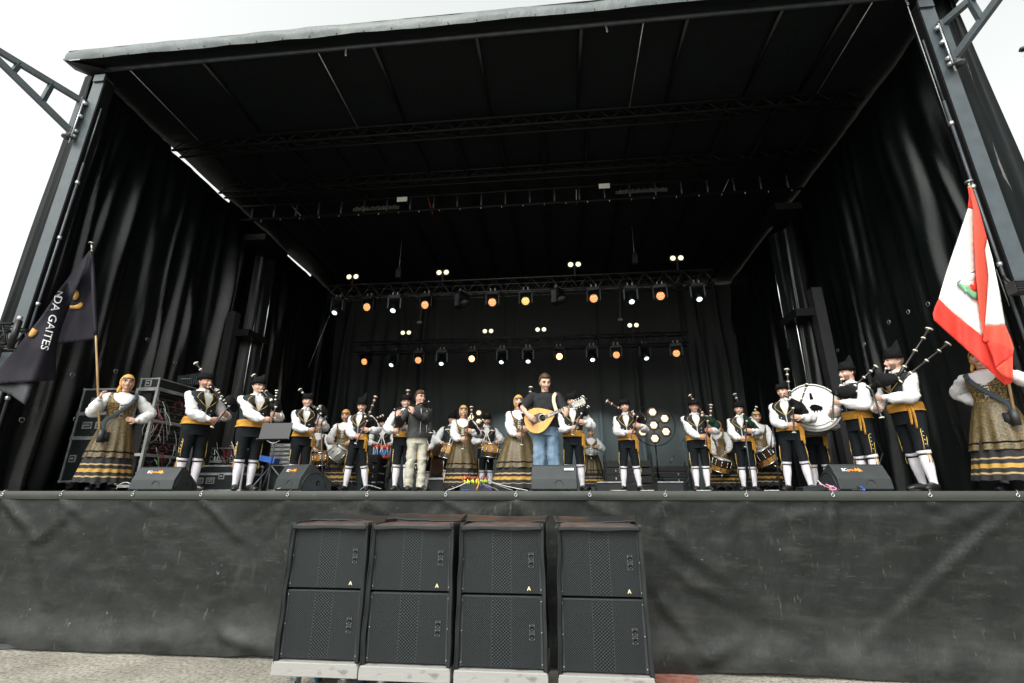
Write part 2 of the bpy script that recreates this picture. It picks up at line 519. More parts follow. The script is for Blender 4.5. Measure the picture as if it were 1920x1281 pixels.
def tarp_mat(name, base, rough, dust=0.0, fold=.25, spec=.5):
    m = bpy.data.materials.new(name); m.use_nodes = True
    N = m.node_tree.nodes; L = m.node_tree.links; b = N['Principled BSDF']
    tc = N.new('ShaderNodeTexCoord')
    def nz(scale, st, det=6):
        mp = N.new('ShaderNodeMapping'); mp.inputs['Scale'].default_value = st
        L.new(tc.outputs['Object'], mp.inputs[0])
        n = N.new('ShaderNodeTexNoise'); n.inputs['Scale'].default_value = scale; n.inputs['Detail'].default_value = det
        n.inputs['Roughness'].default_value = .62
        L.new(mp.outputs[0], n.inputs['Vector'])
        return n.outputs[0]
    def ramp(src, p0, p1, c0, c1):
        r = N.new('ShaderNodeValToRGB')
        r.color_ramp.elements[0].position = p0; r.color_ramp.elements[1].position = p1
        r.color_ramp.elements[0].color = (*c0, 1); r.color_ramp.elements[1].color = (*c1, 1)
        L.new(src, r.inputs[0]); return r.outputs[0]
    col = ramp(nz(1.1, (1, 1, 1)), .3, .7, [c * .8 for c in base], [c * 1.25 for c in base])
    if dust:
        def mixc(a, fac, c2):
            x = N.new('ShaderNodeMix'); x.data_type = 'RGBA'
            L.new(fac, x.inputs[0]); L.new(a, x.inputs[6]); x.inputs[7].default_value = (*c2, 1)
            return x.outputs[2]
        g = dust
        z = (0, 0, 0)
        # horizontal rub marks, vertical wipes, fine scratches and splashes
        col = mixc(col, ramp(nz(3.0, (.8, 1, 3.5)), .50, .80, z, (.40 * g,) * 3), (.045, .045, .040))
        col = mixc(col, ramp(nz(5.0, (1.2, 1, .35)), .60, .78, z, (.35 * g,) * 3), (.06, .06, .055))
        col = mixc(col, ramp(nz(22.0, (.25, 1, 1.6), 3), .665, .71, z, (.14 * g,) * 3), (.12, .12, .11))
        col = mixc(col, ramp(nz(16.0, (1.5, 1, .22), 3), .675, .705, z, (.20 * g,) * 3), (.15, .15, .135))
        col = mixc(col, ramp(nz(9.0, (1, 1, 1), 8), .685, .72, z, (.35 * g,) * 3), (.22, .215, .20))
        # dust kicked up from the ground along the lower hem
        sp = N.new('ShaderNodeSeparateXYZ'); L.new(tc.outputs['Object'], sp.inputs[0])
        mr = N.new('ShaderNodeMapRange'); mr.inputs[1].default_value = .75; mr.inputs[2].default_value = .05
        L.new(sp.outputs[2], mr.inputs[0])
        ml = N.new('ShaderNodeMath'); ml.operation = 'MULTIPLY'
        L.new(mr.outputs[0], ml.inputs[0])
        L.new(ramp(nz(2.2, (1, 1, 1.6), 8), .35, .7, (.1,) * 3, (.8,) * 3), ml.inputs[1])
        col = mixc(col, ml.outputs[0], (.055, .057, .055))
    L.new(col, b.inputs['Base Color'])
    b.inputs['Specular IOR Level'].default_value = spec
    mr = N.new('ShaderNodeMapRange'); mr.inputs[3].default_value = rough - .1; mr.inputs[4].default_value = rough + .12
    L.new(nz(3, (1, 1, .6)), mr.inputs[0]); L.new(mr.outputs[0], b.inputs['Roughness'])
    bp = N.new('ShaderNodeBump'); bp.inputs['Strength'].default_value = fold; bp.inputs['Distance'].default_value = .05
    L.new(nz(2.5, (1, 1, .5), 5), bp.inputs['Height'])
    b2 = N.new('ShaderNodeBump'); b2.inputs['Strength'].default_value = .25; b2.inputs['Distance'].default_value = .003
    L.new(nz(160, (1, 1, 1), 2), b2.inputs['Height']); L.new(bp.outputs[0], b2.inputs['Normal'])
    L.new(b2.outputs[0], b.inputs['Normal'])
    return m


M['skirt_tarp'] = tarp_mat('dusty_black_tarpaulin', (.0075, .0095, .0090), .55, dust=1.4, fold=.6, spec=.28)
M['hem'] = tarp_mat('dusty_hem', (.030, .032, .029), .6, dust=.35)
M['wall_tarp'] = tarp_mat('black_pvc_wall', (.0030, .0048, .0050), .30, fold=.25)
M['outer_tarp'] = tarp_mat('black_pvc_outer', (.0025, .004, .0045), .5, fold=.35, spec=.08)
M['backdrop'] = tarp_mat('black_molton_backdrop', (.021, .026, .026), .75, fold=.3)
M['roof_tarp'] = tarp_mat('black_roof_lining', (.0018, .0042, .0046), .6, fold=.3, spec=.3)
M['fascia'] = tarp_mat('grey_vinyl_fascia', (.068, .084, .088), .5, fold=.7)
M['truss_lit'] = mat('lit_black_truss', (.028, .030, .031), .4, .4)  # black truss lightened; the light on its chords is put into the colour
M['deck'] = mat('black_deck_plywood', (.010, .010, .010), .6, bump=.2)


def ground_mat():
    m = bpy.data.materials.new('pale_gravel_concrete'); m.use_nodes = True
    N = m.node_tree.nodes; L = m.node_tree.links; b = N['Principled BSDF']
    tc = N.new('ShaderNodeTexCoord')
    n1 = N.new('ShaderNodeTexNoise'); n1.inputs['Scale'].default_value = 1.3; n1.inputs['Detail'].default_value = 7
    n2 = N.new('ShaderNodeTexNoise'); n2.inputs['Scale'].default_value = 24; n2.inputs['Detail'].default_value = 8; n2.inputs['Roughness'].default_value = .75
    vo = N.new('ShaderNodeTexVoronoi'); vo.inputs['Scale'].default_value = 60
    for n in (n1, n2, vo): L.new(tc.outputs['Object'], n.inputs['Vector'])
    r1 = N.new('ShaderNodeValToRGB'); r1.color_ramp.elements[0].color = (.195, .183, .158, 1); r1.color_ramp.elements[1].color = (.30, .285, .25, 1)
    r1.color_ramp.elements[0].position = .35; r1.color_ramp.elements[1].position = .65
    L.new(n1.outputs[0], r1.inputs[0])
    r2 = N.new('ShaderNodeValToRGB'); r2.color_ramp.elements[0].color = (.25, .24, .22, 1); r2.color_ramp.elements[1].color = (1.3, 1.28, 1.25, 1)
    r2.color_ramp.elements[0].position = .33; r2.color_ramp.elements[1].position = .56
    L.new(n2.outputs[0], r2.inputs[0])
    mx = N.new('ShaderNodeMix'); mx.data_type = 'RGBA'; mx.blend_type = 'MULTIPLY'; mx.inputs[0].default_value = 1
    L.new(r1.outputs[0], mx.inputs[6]); L.new(r2.outputs[0], mx.inputs[7])
    L.new(mx.outputs[2], b.inputs['Base Color']); b.inputs['Roughness'].default_value = .9
    bp = N.new('ShaderNodeBump'); bp.inputs['Strength'].default_value = .9; bp.inputs['Distance'].default_value = .02
    L.new(n2.outputs[0], bp.inputs['Height']); L.new(bp.outputs[0], b.inputs['Normal'])
    return m


M['ground'] = ground_mat()
M['red_paint'] = mat('worn_red_ground_paint', (.20, .07, .05), .8, col2=(.32, .14, .11), vs=12, bump=.5, bs=60)
# ================================================================== SETTING
YF, YB = 5.8, 15.8          # stage front and back
XL, XR = -7.95, 5.72        # front posts
ZR = 7.1                    # roof height above deck at the front

g = MB(); g.add([(-400, -300, GZ), (400, -300, GZ), (400, 600, GZ), (-400, 600, GZ)], [(0, 1, 2, 3)])
tag(g.build('ground', M['ground'], smooth=False, origin=(0, 0, GZ)), kind='structure')
g = MB(); g.add([(.74, 2.0, GZ + .004), (1.12, 2.0, GZ + .004), (1.30, 5.9, GZ + .004), (.60, 5.9, GZ + .004)], [(0, 1, 2, 3)])
tag(g.build('ground_marking', M['red_paint'], smooth=False, origin=(0.9, 4, GZ)), kind='structure')
g = MB(); g.box((-1.1, 10.9, -.075), (15.6, 10.1, .14))
tag(g.build('stage_deck', M['deck'], smooth=False, origin=(-1.1, 10.9, -.15)), kind='structure')


def gauss(x, s): return math.exp(-x * x / (2 * s * s))


# ---- stage skirt: hanging tarpaulin under the deck edge
skirt = thing('stage_skirt', 'dusty black tarpaulin skirt hanging along the whole front edge of the stage', 'stage skirt', (-1, YF - .02, GZ + .01))
grom_px = [15, 124, 257, 384, 545, 692, 838, 968, 1105, 1245, 1395, 1555, 1735, 1897]
gx = [atY(p, 927, YF).x for p in grom_px]


def seg_d(x, z, a, b):
    ax, az = a; bx, bz = b
    dx, dz = bx - ax, bz - az
    L2 = dx * dx + dz * dz
    t = max(0, min(1, ((x - ax) * dx + (z - az) * dz) / L2))
    px, pz = ax + t * dx - x, az + t * dz - z
    s = 1 if dx * (z - az) - dz * (x - ax) > 0 else -1
    return s * math.hypot(px, pz), t


rs = random.Random(3)
folds = []
for i, x in enumerate(gx):
    for k in range(4):
        a = rs.uniform(-1.25, 1.25)
        l = rs.uniform(.25, .75)
        folds.append(((x, -.10), (x + math.sin(a) * l, -.10 - math.cos(a) * l), rs.uniform(.006, .017), rs.uniform(.02, .045)))
P1 = lambda px, py: ((lambda q: (q.x, q.z))(atY(px, py, YF)))
folds += [(P1(1890, 955), P1(1640, 1190), .014, .045), (P1(1850, 990), P1(1560, 1260), .012, .035), (P1(1880, 935), P1(1700, 1010), .03, .06),
          (P1(15, 935), P1(70, 1010), .035, .045), (P1(20, 935), P1(0, 1020), .03, .05), (P1(124, 935), P1(155, 970), .03, .035),
          (P1(1260, 1010), P1(1500, 1190), .02, .06), (P1(1240, 1130), P1(1330, 1230), .025, .05), (P1(1290, 1090), P1(1420, 1150), .018, .05),
          (P1(970, 935), P1(900, 1000), .02, .05), (P1(970, 935), P1(1010, 1000), .02, .05), (P1(1105, 935), P1(1180, 985), .02, .05),
          (P1(80, 1010), P1(160, 940), .02, .05), (P1(430, 1190), P1(500, 1215), .03, .05), (P1(1330, 1230), P1(1400, 1190), .03, .06),
          (P1(60, 1010), P1(95, 1130), .014, .05), (P1(1480, 950), P1(1720, 945), -.02, .05)]


def skirt_y(x, z):
    y = .012 * noise.noise(Vector((x * .9, z * .8, 1))) + .022 * noise.noise(Vector((x * 2.5, z * 1.6, 4))) + .012 * abs(noise.noise(Vector((x * 3 + z * 2.2, z * 3 - x, 8))))
    y += .008 * noise.noise(Vector((x * 7, z * 4, 4)))
    for a, b, h, w in folds:
        if abs(x - (a[0] + b[0]) / 2) > abs(a[0] - b[0]) / 2 + .3: continue
        d, t = seg_d(x, z, a, b)
        y += 1.5 * h * (gauss(d, w) - .5 * gauss(d + w * 1.8, w)) * (1 - t * .7)
    y += .05 * gauss(z + 1.65, .12)            # the hem kicks forward at the ground
    return y


def skirt_fn(u, v):
    x = -10.5 + 19.5 * u
    zb = GZ + .015 + .028 * (noise.noise(Vector((x * .7, 0, 9))) + .3)
    for xx, hh, ww in ((atY(20, 1205, YF).x, .055, .09), (atY(505, 1225, YF).x - .1, .03, .2)):
        zb += hh * gauss(x - xx, ww)
    z = -.085 + (zb + .085) * v
    return Vector((x, YF - .03 - skirt_y(x, z) * min(1, v * 9 + .15), z))


mb = MB(); mb.grid(skirt_fn, 420, 44)
mb.build('tarpaulin', M['skirt_tarp'], skirt)
mb = MB()
mb.grid(lambda u, v: Vector((-10.5 + 19.5 * u, YF - .052 - .012 * math.sin(v * PI) - .004 * noise.noise(Vector((u * 60, v, 0))), -.10 + .098 * v)), 260, 6)
hem = mb.build('top_hem', M['hem'], skirt)
for x in gx:
    mb = MB()
    mb.tube([(x + .016 * math.cos(t), YF - .069, -.045 + .016 * math.sin(t)) for t in [2 * PI * i / 10 for i in range(11)]], .005, 5, False)
    mb.tube([(x - .01, YF - .07, -.04), (x, YF - .075, -.02), (x + .012, YF - .06, .004), (x + .02, YF - .03, .01)], .003, 4)
    mb.build('grommet', M['galv'], skirt)

# wooden packer and dark board at the foot of the skirt, far left
a = atZ(0, 1217, GZ + .02); b = atZ(118, 1211, GZ + .02)
mb = MB(); mb.prism([(a.x - .3, a.y - .10, GZ + .005), (b.x - .3, b.y - .02, GZ + .005), (b.x, b.y + .08, GZ + .005), (a.x - .3, a.y + .18, GZ + .005)], (0, 0, .012))
tag(mb.build('floor_board', M['steel_dark'], smooth=False), 'dark board lying on the ground at the foot of the skirt, far left', 'board')

# ---- roof
roof = thing('stage_roof', 'black stage roof with grey vinyl fascia spanning the whole stage', 'stage roof', (-1.1, 10, ZR))
mb = MB()


def zr(y): return ZR + .06 - (y - YF) * .027


mb.grid(lambda u, v: Vector((XL - .25 + (XR - XL + .80) * u, YF - .15 + (YB - YF + .4) * v, zr(YF - .15 + (YB - YF + .4) * v) + .03 * noise.noise(Vector((u * 9, v * 7, 0))))), 60, 40)
mb.grid(lambda u, v: Vector((XL - .16 + (XR - XL + .5) * u, YF - .15 + (YB - YF + .4) * v, zr(YF) + .16 - v * .1)), 10, 10)
mb.build('roof_lining', M['roof_tarp'], roof)
# fascia: hollow box of vinyl along the front
YFa = 5.52
mb = MB()
x0, x1 = XL - .33, XR + 1.3
zt0, zb0 = 7.27, 7.05


def fas(u, v):
    x = x0 + (x1 - x0) * u
    z = zb0 + (zt0 - zb0) * v
    return Vector((x, YFa - .012 * noise.noise(Vector((x * 3, z * 6, 0))) - .02 * noise.noise(Vector((x * .8, z * 2, 5))) - .02 * math.sin(v * PI), z + .012 * noise.noise(Vector((x * 1.2, 7, v)))))


mb.grid(fas, 300, 10)
mb.grid(lambda u, v: Vector((x0 + (x1 - x0) * u, YFa + (YF + .3 - YFa) * v, zt0 + .10 * v)), 60, 3)
mb.build('fascia', M['fascia'], roof)
mb = MB()
mb.grid(lambda u, v: Vector((x0 + (x1 - x0) * u, YFa + .01 + (YF + .02 - YFa) * v, zb0 + .004 + .06 * v + .03 * math.sin(v * PI) + .012 * noise.noise(Vector((u * 40, v * 3, 3))))), 160, 6)
mb.prism([(x0 - .02, YFa - .02, zb0 + .01), (x0 - .10, YFa + .25, zb0 + .08), (x0 + .5, YF + .1, zb0 - .16), (x0 + .55, YFa + .2, zb0 - .02)], (0, 0, .012))
mb.build('fascia_underside', M['roof_tarp'], roof)
mb = MB(); mb.tube([(XL + .05, YF, 7.1), (XR - .05, YF, 7.1)], .036, 12)
mb.build('front_tube', M['steel_dark'], roof)
mb = MB()
for i in range(30):
    x = XL + .4 + i * .46
    mb.box((x, YFa - .012, zb0 + .02), (.014, .012, .014))
mb.build('fascia_studs', M['black_metal'], roof)
# chains and rope ends hanging from the front tube
for px, py in ((648, 92), (1135, 42), (195, 140), (1700, 8)):
    p = atY(px, py, YF - .02)
    mb = MB()
    for k in range(4):
        mb.tube([(p.x + .012 * math.cos(t) + .006 * k, p.y, 7.06 - k * .045 + .026 * math.sin(t)) for t in [2 * PI * i / 8 for i in range(9)]], .005, 5, False)
    mb.build('chain', M['galv'], roof)
# ribs, joists and thin rods under the lining
for px, py, kind in ((700, 85, 0), (893, 70, 0), (1090, 50, 0), (1290, 30, 0), (380, 112, 0), (1470, 22, 0), (1600, 8, 0),
                     (240, 130, 1), (595, 95, 1), (1207, 40, 1), (1640, 5, 1)):
    x = atY(px, py, YF).x
    mb = MB()
    if kind:
        mb.tube([(x, YF + .02, zr(YF) - .07), (x, 7.5, zr(7.5) - .10)], .0085, 8)
        mb.build('thin_rod', M['alu'], roof)
    else:
        mb.box((x, 6.65, zr(6.6) - .035), (.05, 1.7, .06))
        mb.build('rib', M['black_metal'], roof)
for i in range(15):
    x = XL + .6 + i * .9
    mb = MB(); mb.box((x, 11.6, zr(11.6) - .07), (.06, 8.0, .09), Matrix.Rotation(-.027, 3, 'X'))
    mb.build('joist', M['velvet'], roof)


def box_truss(name, label, x0, x1, y, zt, s, mt, group, rc=.025, step=None, hooks=False, dy=None):
    """box truss along x: zt is the height of its top chords"""
    t = thing(name, label, 'truss', ((x0 + x1) / 2, y, zt - s), 0, group)
    dy = dy or s
    for yy in (y, y + dy):
        for zz in (zt, zt - s):
            mb = MB(); mb.tube([(x0, yy, zz), (x1, yy, zz)], rc, 8); mb.build('chord', mt, t)
    mb = MB()
    step = step or s
    n = int((x1 - x0) / step)
    for i in range(n):
        xa = x0 + (x1 - x0) * i / n; xb = x0 + (x1 - x0) * (i + 1) / n; xm = (xa + xb) / 2
        for yy in (y, y + dy):
            mb.tube([(xa, yy, zt - s), (xm, yy, zt)], rc * .5, 6); mb.tube([(xm, yy, zt), (xb, yy, zt - s)], rc * .5, 6)
        for zz in (zt, zt - s):
            mb.tube([(xa, y, zz), (xb, y + dy, zz)], rc * .45, 6)
    mb.build('bracing', mt, t)
    return t


G_ROOFT = 'black roof trusses crossing under the stage roof'
box_truss('roof_truss', 'black roof truss nearest the audience, crossing behind the front ceiling panels', XL, XR, 7.55, 7.06, .22, M['truss_black'], G_ROOFT, step=.5)
box_truss('roof_truss', 'second black roof truss back from the front ceiling panels', XL, XR, 9.0, 7.0, .2, M['truss_black'], G_ROOFT, step=.5)
# ladder beam with pale end plates
lad = thing('ladder_beam', 'long dark ladder beam with upright rungs hanging below the roof', 'beam', (-1, 9.65, 6.4))
za, zb = 6.83, 6.43
for zz in (za, zb):
    mb = MB(); mb.box((-1.1, 9.65, zz), (13.4, .05, .05)); mb.build('rail', M['truss_black'], lad)
for i in range(23):
    x = -7.5 + i * .58
    mb = MB(); mb.box((x, 9.65, (za + zb) / 2), (.035, .035, za - zb - .06)); mb.build('rung', M['steel_dark'], lad)
for i in range(26):
    x = -7.2 + i * .5
    mb = MB(); mb.ball((x, 9.61, zb - .05), (.014, .014, .028), 6); mb.build('hook', M['alu'], lad)
for px, py in ((754, 374), (1133, 349)):
    p = atY(px, py, 9.5)
    mb = MB(); mb.box(p, (.25, .02, .12))
    tag(mb.build('ceiling_plate', M['sign_grey'], smooth=False), 'small pale rectangular plate hanging under the roof, %s of the two' % ('left' if px < 900 else 'right'), 'plate', 'pale plates under the roof')
    mb = MB()
    q = atY(px + (-50 if px < 900 else 70), py + (16 if px < 900 else 8), 9.9)
    for k in range(8):
        mb.bar((q.x - .55 + k * .14, 9.9, q.z - .04), (q.x - .48 + k * .14, 9.9, q.z + .05), .03)
    mb.box((q.x, 9.93, q.z), (1.2, .01, .09))
    tag(mb.build('roof_truss_section', [M['alu_dull']], smooth=False), 'short grey truss section seen behind the %s pale plate' % ('left' if px < 900 else 'right'), 'truss', 'short grey truss sections under the roof')
# thin rods and cords dropping from the roof
for (a, b, mt, lab) in (((800, 362), (811, 402), 'cable_red', 'thin reddish cord slanting down left of the roof centre'),
                        ((1080, 330), (1081, 382), 'cable_white', 'thin pale cord hanging right of the roof centre'),
                        ((538, 375), (570, 412), 'alu', 'thin pale rod slanting under the left side of the roof'),
                        ((1374, 320), (1352, 368), 'alu', 'thin pale rod slanting under the right side of the roof'),
                        ((1122, 232), (1120, 295), 'cable_grey', 'thin grey cord hanging from the second roof truss')):
    mb = MB(); mb.tube([atY(*a, 9.9), atY(*b, 10.2)], .012, 6)
    tag(mb.build('hanging_cord', M[mt]), lab, 'cord', 'cords and rods under the roof')

# ---- walls
rw = random.Random(11)


def fold_table(n, L, amp, wmin, wmax):
    return [(rw.uniform(0, L), rw.uniform(wmin, wmax), rw.uniform(.4, 1) * amp, rw.uniform(-.05, .05), rw.uniform(0, 1)) for _ in range(n)]


def folds_at(tab, s, z, L=7.2):
    o = 0
    for (p, w, a, lean, ph) in tab:
        d = s - p - lean * (z - 3) - .04 * math.sin(z * 1.3 + ph * 6)
        if abs(d) < 3.2 * w:
            o += a * gauss(d, w) * (.55 + .45 * math.sin(z * .55 + ph * 7))
    return o


def side_wall(name, label, X, sgn, gaps):
    t = thing(name, label, 'side curtain', (X, 10.8, 0))
    tab = fold_table(85, 10.2, .10, .03, .11) + fold_table(10, 6.0, .16, .08, .16)
    NY, NZ = 330, 36

    def fn(u, v):
        y = YF + .08 + u * (YB - YF)
        top = zr(y) - .03
        for g0, g1 in gaps:
            if g0 < y < g1: top -= .095
        z = -.02 + (top + .02) * v
        taper = min(1, (1 - v) * 5 + .12)
        f = folds_at(tab, y - YF, z) * taper
        return Vector((X + sgn * (f + .03 * noise.noise(Vector((y * 1.1, z * .5, 2))) - .02), y, z))
    mb = MB(); mb.grid(fn, NY, NZ)
    mb.build('curtain', M['wall_tarp'], t)
    for k in range(12):
        y = YF + .5 + k * .42 + rw.uniform(-.1, .1); z = rw.choice((.25, 1.0, 1.9, 2.7)) + rw.uniform(-.2, .2)
        x = X + sgn * .20
        mb = MB(); mb.tube([(x, y + .035 * math.cos(a), z + .035 * math.sin(a)) for a in [2 * PI * i / 10 for i in range(10)]], .006, 5, False)
        mb.build('eyelet_ring', M['galv'], t)
    return t


side_wall('side_curtain', 'glossy black folded curtain closing the left side of the stage', XL - .17, 1, ((7.7, 9.6), (12.3, 13.7)))
side_wall('side_curtain', 'glossy black folded curtain closing the right side of the stage', XR + .30, -1, ())
mb = MB()
tabb = fold_table(60, 14.4, .20, .05, .13)


def fold_zone(x):
    # the centre panels hang flat, the sides are gathered
    if x < -4.6: return 1.0
    if x < -1.8: return .25
    if x < 1.3: return .06
    if x < 2.4: return .6
    return 1.0


def back_fn(u, v):
    x = XL - .2 + 14.4 * u; z = -.02 + (zr(YB) - .02) * v
    y = YB - folds_at(tabb, x - XL + .2, z) * fold_zone(x) - .03 * noise.noise(Vector((x * .8, z * .5, 0)))
    for sx in (-4.3, -1.55, 1.35, 2.6):
        y -= .05 * gauss(x - sx, .05)
    return Vector((x, y, z))


mb.grid(back_fn, 420, 30)
tag(mb.build('backdrop_curtain', M['backdrop'], origin=(-1, YB, 0)), 'black cloth backdrop hanging across the back of the stage', 'curtain')
# outer wings: tarpaulin flap outside each front post
for (X, sg, lab, dxb) in ((XL - .05, -1, 'black outer tarpaulin wing outside the left front post', .36), (XR + .05, 1, 'black outer tarpaulin wing outside the right front post', .50)):
    tb = fold_table(7, 1.0, .05, .04, .12)
    def fn(u, v, X=X, sg=sg, tb=tb, dxb=dxb):
        z = -.02 + 7.22 * v
        wd = .40 + (dxb - .34) * (1 - v) ** .8 + .03 * gauss(v - .55, .12)
        return Vector((X + sg * (.02 + (wd) * u), YF + .10 + .08 * u - folds_at(tb, u, z) * .8, z))
    mb = MB(); mb.grid(fn, 24, 60)
    # side face running back
    mb.grid(lambda u, v, X=X, sg=sg, tb=tb, dxb=dxb: fn(1, v) + Vector((0, 10.2 * u, -.6 * v ** 6 * min(1, u * 9))) + Vector((sg * (folds_at(tb, (u * 9) % 1, v * 7) * .8) * min(1, u * 20), 0, 0)), 40, 60)
    tag(mb.build('outer_wing', M['outer_tarp'], origin=(X, YF, 0)), lab, 'tarpaulin', 'outer tarpaulin wings of the stage')

# front posts
for X, lab in ((XL, 'grey steel front post at the left corner of the stage'), (XR, 'grey steel front post at the right corner of the stage')):
    t = thing('stage_post', lab, 'post', (X, YF, -.0), 0, 'front corner posts')
    X = X + (.20 if X < 0 else -.19)
    mb = MB(); mb.box((X, YF, 3.42), (.20, .17, 6.86)); mb.build('column', M['post'], t, False)
    mb = MB(); mb.box((X + (.113 if X < 0 else -.113), YF + .004, 3.40), (.024, .17, 6.80)); mb.build('edge_strip', M['velvet'], t, False)
    sg = 1 if X < 0 else -1
    mb = MB()
    mb.tube([(X + sg * .15, YF - .03, .6), (X + sg * .15, YF - .03, 5.1)], .018, 8)
    mb.tube([(X + sg * .15, YF - .03, 5.1), (X + sg * .15, YF - .03, 6.2)], .011, 8)
    mb.build('conduit_pipe', M['steel_dark'], t)
    for z in (1.2, 2.6, 3.7, 4.7):
        mb = MB(); mb.tube([(X + sg * .15, YF - .03, z), (X + sg * .15, YF - .03, z + .05)], .028, 8); mb.build('pipe_clamp', M['galv'], t)
    mb = MB(); mb.box((X + sg * .02, YF - .10, 6.80), (.2, .03, .14)); mb.build('corner_plate', M['steel_dark'], t, False)


# rigging brackets pointing to the audience
def bracket(X, tip, zt, zb, lab, n=3):
    t = thing('rigging_bracket', lab, 'bracket', (X, YF, zb), 0, 'triangular rigging brackets on the front posts')
    sg = 1 if X < 0 else -1
    A = Vector((X, YF - .12, zt)); B = Vector((X, YF - .12, zb)); T = Vector(tip)
    mb = MB(); mb.bar(A, T, .07, .09); mb.build('upper_chord', M['post'], t, False)
    mb = MB(); mb.bar(B, T - Vector((0, 0, .06)), .07, .09); mb.build('lower_chord', M['post'], t, False)
    for k in range(1, n):
        a = A.lerp(T, k / n); b = B.lerp(T, k / n + .03)
        mb = MB(); mb.bar(a, b, .06, .07); mb.build('web_plate', M['post'], t, False)
    mb = MB(); mb.bar(A + Vector((0, .0, .05)), B - Vector((0, 0, .1)), .09, .09); mb.build('hinge_bar', M['post'], t, False)
    mb = MB()
    for z in (zt - .05, (zt + zb) / 2, zb + .02, zb - .08):
        mb.lathe((X + sg * .06, YF - .12, z - .03), (0, 0, 1), [(.035, 0), (.035, .05)], 10)
    mb.tube([(X + sg * .07, YF - .16, zb - .25), (X + sg * .06, YF - .15, zt)], .012, 6)
    mb.build('hinge_pins', M['galv'], t)
    mb = MB(); mb.lathe((X + sg * .02, YF - .18, zb - .16), (0, 0, 1), [(.07, 0), (.07, .03), (.03, .03), (.03, .08)], 14); mb.build('foot_cap', M['steel_dark'], t)


bracket(XL + .06, (-8.42, 4.62, 6.42), 6.3, 5.66, 'grey triangular steel bracket jutting out from the left front post')
bracket(XR - .12, (6.05, 4.75, 6.48), 6.35, 5.72, 'dark triangular steel bracket jutting out from the right front post')
# thin cord from the roof corner down to the right flag area, and floodlight on the right post
mb = MB(); mb.tube([atY(1702, 12, 5.7), atY(1815, 338, 5.9)], .006, 5)
tag(mb.build('hanging_cord', M['cable_grey']), 'thin grey cord running from the top right roof corner down to the white flag', 'cord', 'cords beside the right post')
mb = MB(); mb.tube([atY(1868, 505, 5.85), atY(1925, 660, 5.85)], .006, 5)
tag(mb.build('hanging_cord', M['cable_grey']), 'thin grey cord hanging beside the right flag down the side curtain', 'cord', 'cords beside the right post')
t = thing('floodlight', 'ribbed dark floodlight on the right front post beside the white flag', 'floodlight', atY(1912, 545, 5.6))
p = atY(1913, 540, 5.6)
mb = MB(); mb.box(p, (.2, .12, .14)); mb.build('housing', M['wedge'], t, False)
mb = MB()
for k in range(5): mb.box(p + Vector((0, -.065, -.055 + k * .028)), (.19, .02, .012))
mb.build('cooling_rib', M['black_metal'], t, False)
mb = MB(); mb.tube([p + Vector((-.02, .05, .05)), p + Vector((-.05, .1, .2))], .016, 6); mb.build('arm', M['black_metal'], t)
# far piece of rigging in the sky at the right edge
p = atY(1918, 98, 9)
t = thing('rigging_motor', 'small dark hoist seen against the sky at the right edge', 'hoist', p)
mb = MB(); mb.ball(p + Vector((.02, 0, .08)), (.07, .06, .06), 8); mb.build('motor_body', M['black_metal'], t)
mb = MB(); mb.bar(p + Vector((-.06, 0, .03)), p + Vector((.3, 0, .22)), .03); mb.bar(p + Vector((.1, 0, .0)), p + Vector((.1, 0, -.8)), .015); mb.bar(p + Vector((0, 0, -.1)), p + Vector((.2, 0, -.15)), .03)
mb.build('hook_frame', M['black_metal'], t, False)
# truss at left edge
t = box_truss('side_truss', 'black lattice truss poking in at the left edge beside the black flag', -9.6, -7.20, 5.25, 2.12, .28, M['truss_black'], None, rc=.022)
mb = MB(); mb.tube([(-7.12, 5.25, 1.78), (-7.12, 5.25, 2.16)], .04, 10); mb.build('end_post', M['black_metal'], t)
mb = MB(); mb.tube([(-7.12, 5.25, 2.16), (-7.12, 5.25, 2.22)], .028, 8); mb.build('end_cap', M['galv'], t)

# ---- lifting towers with chrome rods
for X, Y, sg, lab in ((-7.55, 10.0, 1, 'black lifting tower with shiny rods at the left side of the stage'), (5.35, 9.9, -1, 'black lifting tower with shiny rods at the right side of the stage')):
    t = thing('lifting_tower', lab, 'tower', (X, Y, 0), 0, 'lifting towers at the stage sides')
    mb = MB(); mb.box((X - sg * .12, Y + .6, 3.0), (.22, .25, 6.2)); mb.build('mast', M['black_metal'], t, False)
    mb = MB(); mb.box((X - sg * .0, Y - .25, 2.0), (.20, .20, 4.0)); mb.build('sleeve_column', M['black_plastic'], t, False)
    tb = fold_table(5, .6, .05, .03, .06)
    mb = MB(); mb.grid(lambda u, v: Vector((X + sg * (.02 + .3 * u), Y + .1 + .4 * u - folds_at(tb, .6 * u, v * 5), .2 + 5.5 * v)), 40, 12)
    mb.build('plastic_wrap', M['wall_tarp'], t)
    for dx, dy, z0, z1 in ((.05, -.3, .5, 3.4), (.3, .1, .5, 5.6), (.42, .35, 2.9, 5.6), (.36, .5, .4, 2.7)):
        mb = MB(); mb.tube([(X + sg * dx, Y + dy, z0), (X + sg * dx, Y + dy, z1)], .016, 10); mb.build('chrome_rod', M['chrome'], t)
    for z in (3.5, 6.0):
        mb = MB(); mb.box((X + sg * .18, Y + .1, z), (.55, .75, .16)); mb.build('cross_bracket', M['black_metal'], t, False)
for a, b, lab in (((412, 451), (378, 560), 'thin pale cable hanging from the roof beside the left tower'), ((618, 592), (578, 690), 'thin dark cable slanting down at the left of the backdrop')):
    mb = MB(); mb.tube([atY(*a, 10.5), atY(*b, 10.5)], .006, 5)
    tag(mb.build('hanging_cord', M['cable_grey' if a[0] < 500 else 'alu_dull']), lab, 'cord', 'cords and rods under the roof')

